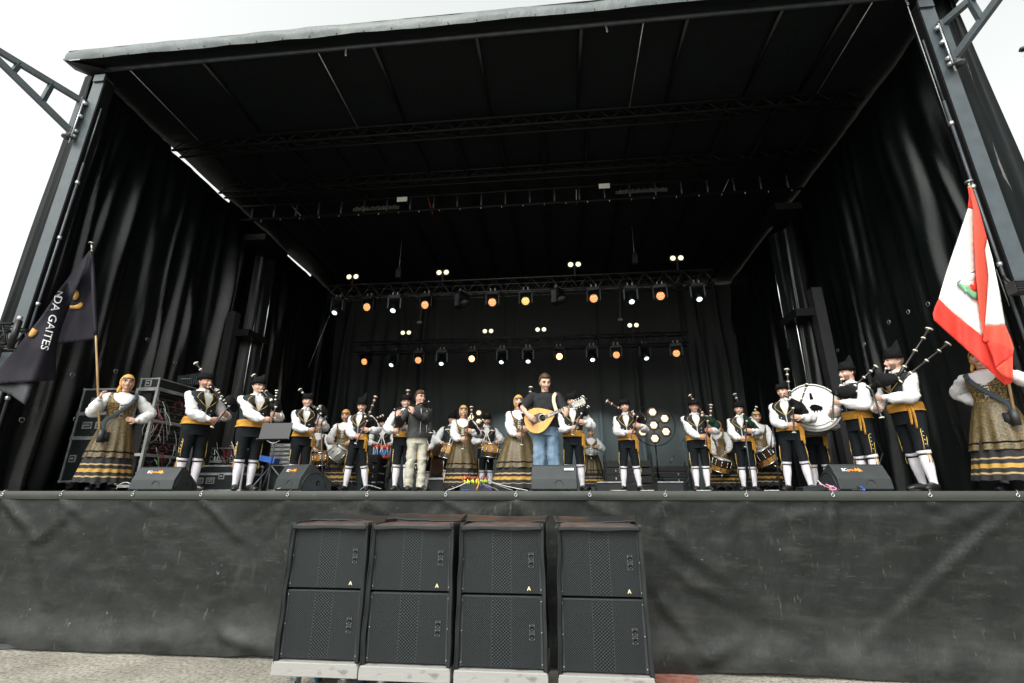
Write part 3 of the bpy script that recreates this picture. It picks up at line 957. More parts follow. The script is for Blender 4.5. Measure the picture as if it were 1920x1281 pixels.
# ================================================================== STAGE LIGHTS
TF = box_truss('lighting_truss', 'black box truss carrying the front row of stage lights', -6.2, 4.0, 11.4, 5.37, .36, M['truss_lit'], 'lighting trusses', rc=.024, step=.48)
TB = box_truss('lighting_truss', 'black box truss carrying the rear row of stage lights', -6.5, 3.95, 14.0, 4.57, .34, M['truss_lit'], 'lighting trusses', rc=.024, step=.48)


def head_proto(kind, lens, lr, tilt):
    """moving head hanging under its root point: clamp, base, yoke, head, lens"""
    t = thing('stage_light', 'x', 'stage light', (0, 0, 0))
    mb = MB(); mb.box((-.06, 0, .06), (.03, .06, .12)); mb.box((.06, 0, .06), (.03, .06, .12)); mb.box((0, 0, .012), (.15, .05, .022)); mb.build('clamp', M['alu_dull'], t, False)
    mb = MB(); mb.box((0, 0, -.03), (.30, .2, .08)); mb.build('base', M['black_metal'], t, False)
    mb = MB()
    for s in (-1, 1): mb.box((s * .165, 0, -.20), (.03, .12, .30))
    mb.box((0, 0, -.065), (.36, .10, .03))
    mb.build('yoke', M['black_metal'] if kind != 'spot' else M['steel_dark'], t, False)
    d = Vector((0, -math.cos(tilt), -math.sin(tilt)))
    o = Vector((0, 0, -.27)) - d * .13
    L = .34 if kind == 'spot' else .22
    hr = .125
    mb = MB(); mb.lathe(o, d, [(.05, -.02), (hr * .85, .0), (hr, .06), (hr, L * .7), (max(lr + .02, hr * .8), L), (lr + .012, L + .015), (lr + .006, L + .008)], 18)
    mb.build('head', M['black_metal'], t)
    mb = MB(); mb.lathe(o + d * (L + .004), d, [(lr, 0), (lr * .7, .012), (0, .016)], 18)
    mb.build('lens', lens, t)
    return t


G1, G2 = 'moving head lights on the front truss', 'moving head lights on the rear truss'
protos = {'spot': head_proto('spot', M['lens_white'], .075, R(55)), 'wash': head_proto('wash', M['led_orange'], .112, R(20)),
          'green': head_proto('wash', M['led_green'], .112, R(20)), 'off': head_proto('spot', M['lens_off'], .075, R(-10)),
          'star': head_proto('wash', M['lens_star'], .105, R(20))}
used = set()
front = [(635, 562, 'spot'), (693, 560, 'wash'), (741, 560, 'spot'), (801, 553, 'wash'), (866, 552, 'off'), (924, 549, 'wash'), (986, 546, 'green'),
         (1045, 543, 'off'), (1113, 539, 'wash'), (1181, 541, 'spot'), (1236, 530, 'wash'), (1305, 531, 'spot')]
rear = [(688, 660, 'wash'), (739, 664, 'spot'), (787, 658, 'wash'), (829, 660, 'spot'), (887, 655, 'star'), (942, 656, 'spot'), (990, 655, 'spot'),
        (1047, 650, 'star'), (1109, 650, 'spot'), (1154, 647, 'wash'), (1207, 648, 'spot'), (1266, 643, 'wash')]
ordn = ['first', 'second', 'third', 'fourth', 'fifth', 'sixth', 'seventh', 'eighth', 'ninth', 'tenth', 'eleventh', 'twelfth']
kn = {'spot': 'cool white stage light', 'wash': 'lit orange LED stage light', 'green': 'orange LED stage light with greenish centre', 'off': 'unlit black stage light', 'star': 'blazing bright orange stage light'}
for row, Y, zc, gname, rn in ((front, 11.4, 5.01 - .04, G1, 'front'), (rear, 14.0, 4.23 - .04, G2, 'rear')):
    for i, (px, py, k) in enumerate(row):
        o = protos[k] if k not in used else copy_tree(protos[k])
        used.add(k)
        p = atY(px, py, Y)
        o.location = (p.x, Y, zc)
        o.rotation_euler = (0, 0, R(random.uniform(-14, 14)) if k != 'off' else R(60))
        if k == 'off': o.scale = (1.1, 1.1, 1.1)
        tag(o, '%s, %s from the left on the %s truss' % (kn[k], ordn[i], rn), 'stage light', gname)

# blinders: two round lamps on a small black box, standing on the trusses
bl = thing('blinder_light', 'x', 'stage light')
mb = MB(); mb.box((0, .05, 0), (.36, .09, .17)); mb.build('housing', M['black_metal'], bl, False)
mb = MB(); mb.box((0, .03, -.22), (.04, .04, .30)); mb.build('stand', M['black_metal'], bl, False)
for s in (-1, 1):
    mb = MB(); mb.lathe((s * .10, .0, 0), (0, -1, 0), [(.068, 0), (.068, .008), (.045, .014), (0, .016)], 16); mb.build('lamp', M['lens_warm'], bl)
first = True
for i, (px, py, Y, z) in enumerate(((661, 519, 11.45, 0), (830, 511, 11.45, 0), (1077, 496, 11.45, 0), (1269, 484, 11.45, 0), (761, 624, 14.05, 1), (915, 621, 14.05, 1), (1014, 618, 14.05, 1), (1187, 610, 14.05, 1))):
    o = bl if first else copy_tree(bl); first = False
    o.location = atY(px, py, Y)
    tag(o, 'pair of round warm white lamps, %s from the left above the %s truss' % (ordn[i % 4], 'rear' if z else 'front'), 'stage light', 'twin lamp blinders above the trusses')

# a few real lamps matching lit fixtures
def spot(px, py, Y, tgt, e, col, size, blend=.8):
    d = bpy.data.lights.new('stage_beam', 'SPOT'); d.energy = e; d.color = col; d.spot_size = R(size); d.spot_blend = blend; d.shadow_soft_size = .08
    o = bpy.data.objects.new('stage_beam', d); C.objects.link(o)
    p = atY(px, py, Y); o.location = p
    o.rotation_euler = (Vector(tgt) - p).to_track_quat('-Z', 'Y').to_euler()


for px, tx in ((739, -5.2), (942, -1.6), (990, .2), (1109, 1.4), (1207, 3.4)):
    spot(px, 684, 13.75, (tx, 15.8, .7), 520, (.85, .98, 1.0), 56)
for px, py, Y, tx in ((887, 669, 13.7, -1.6), (1047, 664, 13.7, -.2)):
    spot(px, py, Y, (tx, 8.4, 1.2), 260, (1.0, .42, .18), 44)
for px, py, tx in ((693, 580, -4.5), (986, 566, -.8), (1236, 550, 2.8)):
    spot(px, py, 11.1, (tx, 9.0, 1.4), 45, (1.0, .5, .25), 50)

# cable runs hanging between truss and roof, hoists
for (px, Y, y0, y1, lab) in ((748, 11.5, 458, 532, 'black chain hoist hanging above the left part of the front truss'), (1190, 11.5, 445, 505, 'black chain hoist hanging above the right part of the front truss')):
    p = atY(px, y1 - 18, Y); q = atY(px, 300, Y)
    t = thing('chain_hoist', lab, 'hoist', p, 0, 'chain hoists above the front truss')
    mb = MB(); mb.box(p, (.14, .14, .26)); mb.box(p + Vector((0, 0, .16)), (.07, .07, .1)); mb.build('hoist_body', M['black_metal'], t, False)
    mb = MB(); mb.tube([p, (p.x, p.y, 6.8)], .012, 6); mb.build('chain', M['alu_dull'], t)
for a, b, Y, lab in (((791, 575), (787, 605), 11.4, 'short drop bar hanging under the left part of the front truss'), ((1162, 545), (1163, 600), 11.4, 'short drop bar hanging under the right part of the front truss')):
    mb = MB(); mb.tube([atY(*a, Y), atY(*b, Y)], .01, 6); q = atY(*b, Y); mb.box(q, (.12, .06, .06))
    tag(mb.build('drop_bar', M['black_metal'], smooth=False), lab, 'bar', 'drop bars under the front truss')


# retro floor lights: six hexagonal lamps around a seventh
def retro(px, py, Y, lab, rad=.42):
    c = atY(px, py, Y)
    t = thing('floor_lamp', lab, 'stage light', (c.x, Y, 0), 0, 'round seven lamp floor lights')
    mb = MB()
    for k in range(3):
        a = R(90 + 60 * k); mb.tube([c + Vector((math.cos(a), .06 / rad, math.sin(a))) * rad * .99, c + Vector((-math.cos(a), .06 / rad, -math.sin(a))) * rad * .99], .010, 6)
    mb.build('spokes', M['black_metal'], t)
    mb = MB(); mb.tube([c + Vector((rad * 1.04 * math.cos(a), -.0, rad * 1.04 * math.sin(a))) for a in [2 * PI * i / 32 for i in range(33)]], .012, 6, False); mb.build('ring', M['black_metal'], t)
    cs = [c] + [c + Vector((math.cos(R(90 + 60 * k)), 0, math.sin(R(90 + 60 * k)))) * rad * .66 for k in range(6)]
    for q in cs:
        mb = MB(); mb.lathe(q + Vector((0, .05, 0)), (0, -1, 0), [(rad * .10, -.05), (rad * .27, .0), (rad * .27, .012), (rad * .21, .004)], 18); mb.build('reflector', M['retro_bowl'], t)
        mb = MB(); mb.lathe(q + Vector((0, .03, 0)), (0, -1, 0), [(rad * .19, 0), (rad * .17, .03), (0, .035)], 6, ref=Vector((1, 0, 0))); mb.build('lamp', M['lens_retro'], t, False)
    mb = MB(); mb.tube([(c.x, Y + .02, c.z - rad), (c.x, Y + .02, .3)], .018, 8)
    for a in (0, 120, 240): mb.tube([(c.x, Y + .02, .45), (c.x + .35 * math.cos(R(a + 30)), Y + .02 + .35 * math.sin(R(a + 30)), 0)], .012, 6)
    mb.build('stand', M['black_metal'], t)


retro(1226, 797, 12.8, 'round floor lamp of seven lit hexagons standing between two pipers right of centre', .52)
retro(897, 790, 13.0, 'round lit floor lamp behind the bearded drummer', .36)
retro(738, 795, 13.0, 'round lit floor lamp glowing behind the drummer with the red and blue drum', .36)
# ================================================================== PEOPLE
PROF = {  # z: (half width, half depth, centre y) for a man 1.75 m tall
    'm': [(.84, .158, .110, .01), (.92, .172, .118, .01), (1.0, .158, .112, .0), (1.08, .148, .105, -.005), (1.18, .158, .112, -.005), (1.28, .172, .120, -.0),
          (1.36, .182, .118, .0), (1.42, .172, .100, .005), (1.455, .130, .080, .01), (1.48, .075, .066, .012), (1.52, .056, .058, .008)],
    'f': [(.84, .168, .118, .01), (.92, .176, .122, .01), (1.0, .155, .110, .0), (1.08, .126, .094, -.0), (1.16, .132, .100, -.01), (1.28, .152, .128, -.015),
          (1.36, .158, .112, -.0), (1.42, .150, .092, .005), (1.455, .115, .074, .01), (1.48, .064, .058, .012), (1.52, .049, .052, .008)]}


def prof(P, z):
    if z <= P[0][0]: return P[0][1:]
    for a, b in zip(P, P[1:]):
        if z <= b[0]:
            t = (z - a[0]) / (b[0] - a[0]); t = t * t * (3 - 2 * t)
            return tuple(a[i] + (b[i] - a[i]) * t for i in (1, 2, 3))
    return P[-1][1:]


def sup(c, e): return math.copysign(abs(c) ** e, c)


class Fig:
    """one figure: local frame faces -y, z up, feet at z = 0, built for 1.75 m and scaled"""

    def __init__(s, px, py, h, sex='m', rel=0, width=1.0, seed=0, head=(0, 0, 0), Y=None):
        p = atZ(px, py, h)
        s.loc = Vector((p.x, p.y, 0))
        s.yaw = math.atan2(-p.x, p.y) + R(rel)
        s.view = math.atan2(-p.x, p.y)
        s.h = h; s.k = h / 1.75; s.sex = sex; s.w = width; s.seed = seed; s.rel = rel
        s.P = [(z, a * width, b * (1 + (width - 1) * 1.5), c) for z, a, b, c in PROF[sex]]
        s.M = Matrix.Translation(s.loc) @ Matrix.Rotation(s.yaw, 4, 'Z') @ Matrix.Scale(s.k, 4)
        s.Mi = s.M.inverted()
        hy, hp, hr = head
        s.H = Matrix.Translation((0, .008, 1.51)) @ Matrix.Rotation(R(hy), 4, 'Z') @ Matrix.Rotation(R(hp), 4, 'X') @ Matrix.Rotation(R(hr), 4, 'Y') @ Matrix.Translation((0, -.012, .118)) @ Matrix.Scale(1.03, 4)
        s.rn = random.Random(seed)

    def mb(s): return MB(s.M)

    def px(s, x, y, d=0.0):
        """local point under a pixel of the photograph, d metres in front of the figure's own depth"""
        r = ray(x, y)
        q = s.loc + Vector((math.sin(s.view), -math.cos(s.view), 0)) * d
        n = Vector((math.sin(s.view), -math.cos(s.view), 0))
        t = q.dot(n) / r.dot(n)
        return s.Mi @ (r * t)

    def S(s, ang, z, off=0.0, e=.86):
        a, b, c = prof(s.P, z)
        return Vector(((a + off) * sup(math.sin(ang), e), c - (b + off) * sup(math.cos(ang), e), z))


def arm_joints(f, side, W, pole=None, ur=.295, fr=.262):
    sh = Vector((side * (.178 * f.w if f.sex == 'm' else .158 * f.w), .005, 1.405))
    d = W - sh
    L = d.length
    if L > ur + fr - .01:
        W = sh + d * ((ur + fr - .01) / L); d = W - sh; L = d.length
    a = (ur * ur - fr * fr + L * L) / (2 * L)
    hgt = math.sqrt(max(0, ur * ur - a * a))
    pole = Vector(pole) if pole is not None else Vector((side * .55, .25, -1))
    dn = d.normalized()
    q = pole - dn * pole.dot(dn); q.normalize()
    return sh, sh + dn * a + q * hgt, W


def hand(mb, W, d, n, thumb, curl=.6, sc=1.0, spread=0.0):
    """palm, four bent fingers and a thumb; d along the palm, n out of the palm side, thumb = +1/-1"""
    d = d.normalized(); n = (n - d * n.dot(d)).normalized(); t = d.cross(n) * thumb
    mb.tube([W - d * .02, W + d * .01, W + d * .045, W + d * .085, W + d * .095], [(.020, .026), (.018, .029), (.015, .040), (.013, .041), (.009, .036)], 10, ref=n)
    lens = (.070, .080, .074, .058)
    for k in range(4):
        o = (.030 - .020 * k)
        b = W + d * (.086 - .004 * abs(k - 1.3)) + t * o
        L = lens[k] * sc; th = 0; p = b; pts = [b - d * .012]; dd = (d + t * spread * (1.5 - k)).normalized()
        c = curl * (1 + .12 * k)
        for seg, fr in enumerate((.46, .31, .23)):
            pts.append(p)
            th += c * (.5, .75, .5)[seg]
            p = p + (dd * math.cos(th) + n * math.sin(th)) * L * fr
        pts.append(p)
        mb.tube(pts, [.0085, .0088, .0080, .0074, .0058], 7)
    p0 = W + d * .022 + t * .026
    p1 = p0 + (d * .6 + t * .75 + n * .25).normalized() * .036
    p2 = p1 + (d * .85 + t * .12 + n * .5).normalized() * .030
    p3 = p2 + (d * .85 - t * .2 + n * .5).normalized() * .024
    mb.tube([p0 - t * .012, p0, p1, p2, p3], [.012, .0125, .0105, .0095, .0066], 7)


def remesh_body(src, vox):
    """fuse the overlapping limb and head volumes into one continuous skin"""
    me = bpy.data.meshes.new('t'); me.from_pydata(src.v, [], src.f)
    o = bpy.data.objects.new('t', me); C.objects.link(o)
    md = o.modifiers.new('r', 'REMESH'); md.mode = 'VOXEL'; md.voxel_size = vox
    sm = o.modifiers.new('s', 'SMOOTH'); sm.factor = .5; sm.iterations = 2
    dg = bpy.context.evaluated_depsgraph_get()
    ev = bpy.data.meshes.new_from_object(o.evaluated_get(dg))
    vs = [v.co.copy() for v in ev.vertices]; fs = [tuple(p.vertices) for p in ev.polygons]
    bpy.data.objects.remove(o); bpy.data.meshes.remove(me); bpy.data.meshes.remove(ev)
    return vs, fs


def head_pt(f, x, y, z): return f.H @ Vector((x, y, z))


def head_shape(th, ph):
    """th 0 = crown, ph 0 = front"""
    x = math.sin(th) * math.sin(ph); y = -math.sin(th) * math.cos(ph); z = math.cos(th)
    X, Y, Z = x * .081, y * .097, z * .120
    if z < 0:
        t = -z
        X *= 1 - .34 * t ** 1.3
        if y > 0: Y *= 1 - .45 * t
        else: Y *= 1 - .08 * t
        if y < 0: Z *= 1 - .02
    else:
        if y < 0: Y *= 1 - .10 * z
    return Vector((X, Y, Z))


def make_body(f, root, arms, stance, skin, bare=False, girth=1.0):
    """arms: {side: (wrist, dir, palm normal, pole, curl)}"""
    b = f.mb()
    T = [(0, prof(f.P, z), z) for z in (.86, .92, 1.0, 1.08, 1.18, 1.28, 1.36, 1.41, 1.445)]
    b.tube([(0, p[2], z) for _, p, z in T], [(p[1] - .012, p[0] - .012) for _, p, z in T], 16, ref=Vector((0, 1, 0)))
    nk = f.H @ Vector((0, .02, -.06))
    b.tube([(0, .012, 1.41), (0, .012, 1.46), (0, .008, 1.50), nk], [.062, .056 if f.sex == 'm' else .048, .055 if f.sex == 'm' else .047, .055 if f.sex == 'm' else .047], 12)
    vs = []; n = 20; hh = 14
    for i in range(hh + 1):
        for j in range(n):
            vs.append(f.H @ head_shape(PI * i / hh, 2 * PI * j / n))
    b.add(vs, [(i * n + j, (i + 1) * n + j, (i + 1) * n + (j + 1) % n, i * n + (j + 1) % n) for i in range(hh) for j in range(n)])
    hp = lambda x, y, z: f.H @ Vector((x, y, z))
    b.tube([hp(0, -.086, .022), hp(0, -.102, -.006), hp(0, -.116, -.030), hp(0, -.100, -.040)], [.008, .011, .0145, .009], 8)
    for sx in (-1, 1):
        b.ball(hp(sx * .013, -.100, -.034), .009, 8)
        b.tube([hp(sx * .074, .012, .022), hp(sx * .084, .018, .006), hp(sx * .080, .010, -.022), hp(sx * .074, .004, -.03)], [.008, .011, .009, .006], 7)
        b.tube([hp(sx * .012, -.094, .031), hp(sx * .035, -.090, .036), hp(sx * .060, -.072, .028)], [.008, .009, .006], 7)
        b.ball(hp(sx * .042, -.072, -.028), (.022, .020, .020), 8)
    b.ball(hp(0, -.082, -.088), (.024, .02, .018), 8)
    b.ball(hp(0, -.088, -.058), (.026, .016, .014), 8)
    for sd, st in stance.items():
        fx, fy = st[0], st[1]
        hip = Vector((sd * .088 * f.w, .01, .90)); ank = Vector((fx, fy + .02, .085))
        kn = hip.lerp(ank, .51) + Vector((0, -.02 - (st[2] if len(st) > 2 else 0), 0))
        b.tube([hip, hip.lerp(kn, .5), kn, kn.lerp(ank, .35), kn.lerp(ank, .7), ank, ank + Vector((0, 0, -.05))], [.088 * girth, .078 * girth, .056, .058, .042, .036, .036], 12)
        tw = math.atan2(fx, -1) if False else 0
        b.tube([ank + Vector((0, .03, -.05)), ank + Vector((sd * .01, -.05, -.05)), ank + Vector((sd * .02, -.10, -.055))], [(.018, .026), (.018, .028), (.010, .022)], 10, ref=Vector((0, 0, 1)))
    J = {}
    for sd, A in arms.items():
        sh, el, W = arm_joints(f, sd, A[0], A[3] if len(A) > 3 else None)
        J[sd] = (sh, el, W)
        b.tube([sh + Vector((-sd * .05, 0, .0)), sh, sh.lerp(el, .5), el, el.lerp(W, .35), el.lerp(W, .75), W, W + (W - el).normalized() * .012],
               [.05, .053, .046, .039, .041, .031, (.022, .027), (.02, .026)], 12)
    vs, fs = remesh_body(b, .0105 * f.k)
    o = MB(); o.add(vs, fs)
    for sd, A in arms.items():
        h = MB(f.M)
        hand(h, J[sd][2], A[1], A[2], A[5] if len(A) > 5 else 1, A[4] if len(A) > 4 else .6)
        o.add(h.v, h.f)
    o.build('body', skin, root)
    # face
    for sx in (-1, 1):
        m = f.mb(); m.ball(hp(sx * .032, -.0815, .010), (.0135, .009, .0085), 10); m.ball(hp(sx * .032, -.0890, .009), (.0074, .0035, .0072), 8, m=1); m.tube([hp(sx * .017, -.0935, .014), hp(sx * .032, -.0965, .0195), hp(sx * .048, -.0865, .0135)], [.0018, .0034, .002], 5, m=1)
        m.build('eye', [M['eye'], M['iris']], root)
        m = f.mb(); m.tube([hp(sx * .014, -.1015, .031), hp(sx * .034, -.1000, .037), hp(sx * .055, -.0850, .030)], [.0036, .0056, .003], 6)
        m.build('eyebrow', M['hair'], root)
    m = f.mb()
    m.tube([hp(-.025, -.0960, -.0585), hp(-.010, -.1040, -.0560), hp(0, -.1045, -.0575), hp(.010, -.1040, -.0560), hp(.025, -.0960, -.0585)], [.002, .0042, .0036, .0042, .002], 6)
    m.tube([hp(-.020, -.0970, -.0610), hp(0, -.1035, -.0650), hp(.020, -.0970, -.0610)], [.002, .0050, .002], 6)
    m.build('mouth', M['lips'], root)
    return J


def hair_cap(f, root, mt, low=-.02, top=True, out=.010, front=.035, fringe=0):
    m = f.mb(); n = 28; hh = 12
    vs = []
    def limit(ph):
        c = math.cos(ph)  # 1 front
        if c > .45: z = front
        elif c > -.1: z = front + (low - front) * (.45 - c) / .55 * .9
        else: z = low - .05 * (-c)
        return math.acos(max(-1, min(1, z / .122)))
    for i in range(hh + 1):
        for j in range(n):
            ph = 2 * PI * j / n
            th = limit(ph) * i / hh
            q = head_shape(th, ph)
            nn = noise.noise(Vector((ph * 3, th * 5, f.seed)))
            q = q * (1 + (out + .008 * nn) / .09 * (1 if i < hh else .35)) + Vector((0, 0, .006 if i < hh else 0))
            vs.append(f.H @ q)
    m.add(vs, [(i * n + j, (i + 1) * n + j, (i + 1) * n + (j + 1) % n, i * n + (j + 1) % n) for i in range(hh) for j in range(n)])
    if fringe:
        for k in range(22):
            a = -.9 + 1.8 * k / 21
            q0 = head_shape(.45, a) * 1.16; q1 = head_shape(math.acos(front / .122) - .02, a + .12) * 1.17
            m.tube([f.H @ q0, f.H @ ((q0 + q1) * .53), f.H @ q1], [.010, .011, .003], 5)
    m.build('hair', mt, root)


def glasses(f, root):
    m = f.mb()
    for sx in (-1, 1):
        c = Vector((sx * .033, -.108, .008))
        m.tube([f.H @ (c + Vector((.024 * math.cos(t), 0 + .006 * abs(math.cos(t)) * 0, .018 * math.sin(t)))) for t in [2 * PI * i / 14 for i in range(15)]], .0022, 5, False)
        m.tube([f.H @ (c + Vector((sx * .024, 0, .004))), f.H @ Vector((sx * .080, .01, .014))], .002, 5)
    m.tube([f.H @ Vector((-.009, -.108, .012)), f.H @ Vector((.009, -.108, .012))], .002, 5)
    m.build('glasses', M['black_plastic'], root)


def hat(f, root, peak=.06, ang=0, tall=.085, mt='felt', pom=False):
    """black felt cap with a turned-up band and a raised point on one side"""
    m = f.mb(); n = 30
    Rz = Matrix.Rotation(R(ang), 3, 'Z')
    def ring(t):
        out = []
        for j in range(n):
            a = 2 * PI * j / n
            c, s = math.cos(a), math.sin(a)
            fx = (1 - .12 * t - .1 * t ** 4)
            fy = (1 - .06 * t - .62 * t ** 4)
            x = .098 * fx * c; y = .112 * fy * s
            lift = peak * 1.1 * max(0, c + .1) ** 2 * t ** 1.3
            z = .040 + (max(tall, .075) + .03) * t * (1 - .08 * abs(s)) + lift - .012 * (1 - t) * s * 0
            out.append(f.H @ (Rz @ Vector((x, y + .006, z))))
        return out
    vs = []
    N = 9
    for i in range(N): vs += ring(i / (N - 1))
    vs.append(sum((v for v in ring(1)), Vector((0, 0, 0))) / n)
    fs = [(i * n + j, i * n + (j + 1) % n, (i + 1) * n + (j + 1) % n, (i + 1) * n + j) for i in range(N - 1) for j in range(n)]
    fs += [(len(vs) - 1, (N - 1) * n + j, (N - 1) * n + (j + 1) % n) for j in range(n)]
    m.add(vs, fs)
    ob = m.build('hat', M[mt], root)
    m = f.mb()
    pts = [f.H @ (Rz @ Vector((.101 * math.cos(a), .114 * math.sin(a) + .006, .050 + .012 * max(0, math.cos(a)) ** 2))) for a in [2 * PI * i / 30 for i in range(31)]]
    m.tube(pts, [(.021, .007)] * 31, 8, False, ref=Vector((0, 0, 1)))
    m.build('hat_band', M['velvet'], ob)
    if pom:
        m = f.mb(); m.ball(f.H @ (Rz @ Vector((.02, 0, .05 + tall + peak * .5))), .026, 8); m.build('pompom', M['felt'], ob)


def sleeve(m, f, J, sd, puff=1.0, cuff=.036, upto=1.0, wr=.16):
    sh, el, W = J[sd]
    inn = sh + Vector((-sd * .055, 0, -.01))
    E = el + (el - (sh + W) / 2).normalized() * .012
    We = el.lerp(W, upto)
    drop = Vector((0, 0, -.018 * puff))
    pts = [inn, sh + Vector((sd * .022, 0, -.012)), sh.lerp(E, .35) + Vector((sd * .008, 0, 0)), sh.lerp(E, .7) + drop * .5, E + drop, E.lerp(We, .35) + drop * 1.4, E.lerp(We, .68) + drop * 1.2, E.lerp(We, .88), We]
    r = [.042, .052 + .004 * puff, .062 + .012 * puff, .066 + .02 * puff, .064 + .022 * puff, .058 + .026 * puff, .052 + .024 * puff, cuff + .006, cuff]
    m.tube(pts, r, 18, k=4, wr=wr, wf=16, seed=f.seed)
    if cuff < .045:
        d = (We - E).normalized()
        m.tube([We - d * .005, We + d * .018], [cuff - .002, cuff - .005], 14, wr=.03)


def shell(m, f, zs, off, a0=0, a1=2 * PI, n=40, wr=.006, mt=None, wrap=True, exp=.86):
    """torso shell; a0/a1 may be functions of z"""
    A0 = a0 if callable(a0) else (lambda z: a0)
    A1 = a1 if callable(a1) else (lambda z: a1)
    vs = []
    for z in zs:
        o = off(z) if callable(off) else off
        for j in range(n + 1):
            a = A0(z) + (A1(z) - A0(z)) * j / n
            w = wr * noise.noise(Vector((math.sin(a) * 3 + f.seed, math.cos(a) * 3, z * 14)))
            vs.append(f.S(a, z, o + w, exp))
    m.add(vs, [(i * (n + 1) + j, i * (n + 1) + j + 1, (i + 1) * (n + 1) + j + 1, (i + 1) * (n + 1) + j) for i in range(len(zs) - 1) for j in range(n)], mt)


def zr_(a, b, n): return [a + (b - a) * i / n for i in range(n + 1)]


def legs_cloth(m, f, stance, top, zcut, r, wr=.09, m_=None, flare=0):
    for sd, st in stance.items():
        fx, fy = st[0], st[1]
        hip = Vector((sd * .088 * f.w, .01, .90)); ank = Vector((fx, fy + .02, .085))
        kn = hip.lerp(ank, .51) + Vector((0, -.02 - (st[2] if len(st) > 2 else 0), 0))
        line = [hip + Vector((sd * -.005, 0, .06)), hip.lerp(kn, .15), hip.lerp(kn, .5), hip.lerp(kn, .85), kn, kn.lerp(ank, .3), kn.lerp(ank, .65), kn.lerp(ank, .95), ank + Vector((0, 0, -.04))]
        pts = [p for p in line if p.z >= zcut]
        # end exactly at zcut
        for a, b in zip(line, line[1:]):
            if a.z >= zcut > b.z:
                pts.append(a.lerp(b, (a.z - zcut) / (a.z - b.z)))
        rr = [r(p.z) for p in pts]
        m.tube(pts, rr, 18, k=4, wr=wr, wf=11, seed=f.seed, ref=Vector((0, -1, 0)), m=m_)


def leg_at(f, sd, st, z):
    hip = Vector((sd * .088 * f.w, .01, .90)); ank = Vector((st[0], st[1] + .02, .085))
    kn = hip.lerp(ank, .51) + Vector((0, -.02 - (st[2] if len(st) > 2 else 0), 0))
    a, b = (hip, kn) if z > kn.z else (kn, ank)
    return a.lerp(b, (a.z - z) / (a.z - b.z))


def shoes(f, root, stance, mt='shoe'):
    for sd, st in stance.items():
        a = Vector((st[0], st[1] + .02, .0))
        m = f.mb()
        o = Vector((sd * .35, -1, 0)).normalized()
        m.tube([a - o * .065 + Vector((0, 0, .045)), a - o * .03 + Vector((0, 0, .05)), a + o * .06 + Vector((0, 0, .045)), a + o * .14 + Vector((0, 0, .032)), a + o * .185 + Vector((0, 0, .026))],
               [(.036, .030), (.055, .044), (.050, .046), (.036, .046), (.018, .026)], 14, ref=Vector((0, 0, 1)), k=3)
        m.box(a + o * .055 + Vector((0, 0, .008)), (.075, .235, .014), Matrix.Rotation(sd * .33, 3, 'Z'))
        m.build('shoe', M[mt], root)


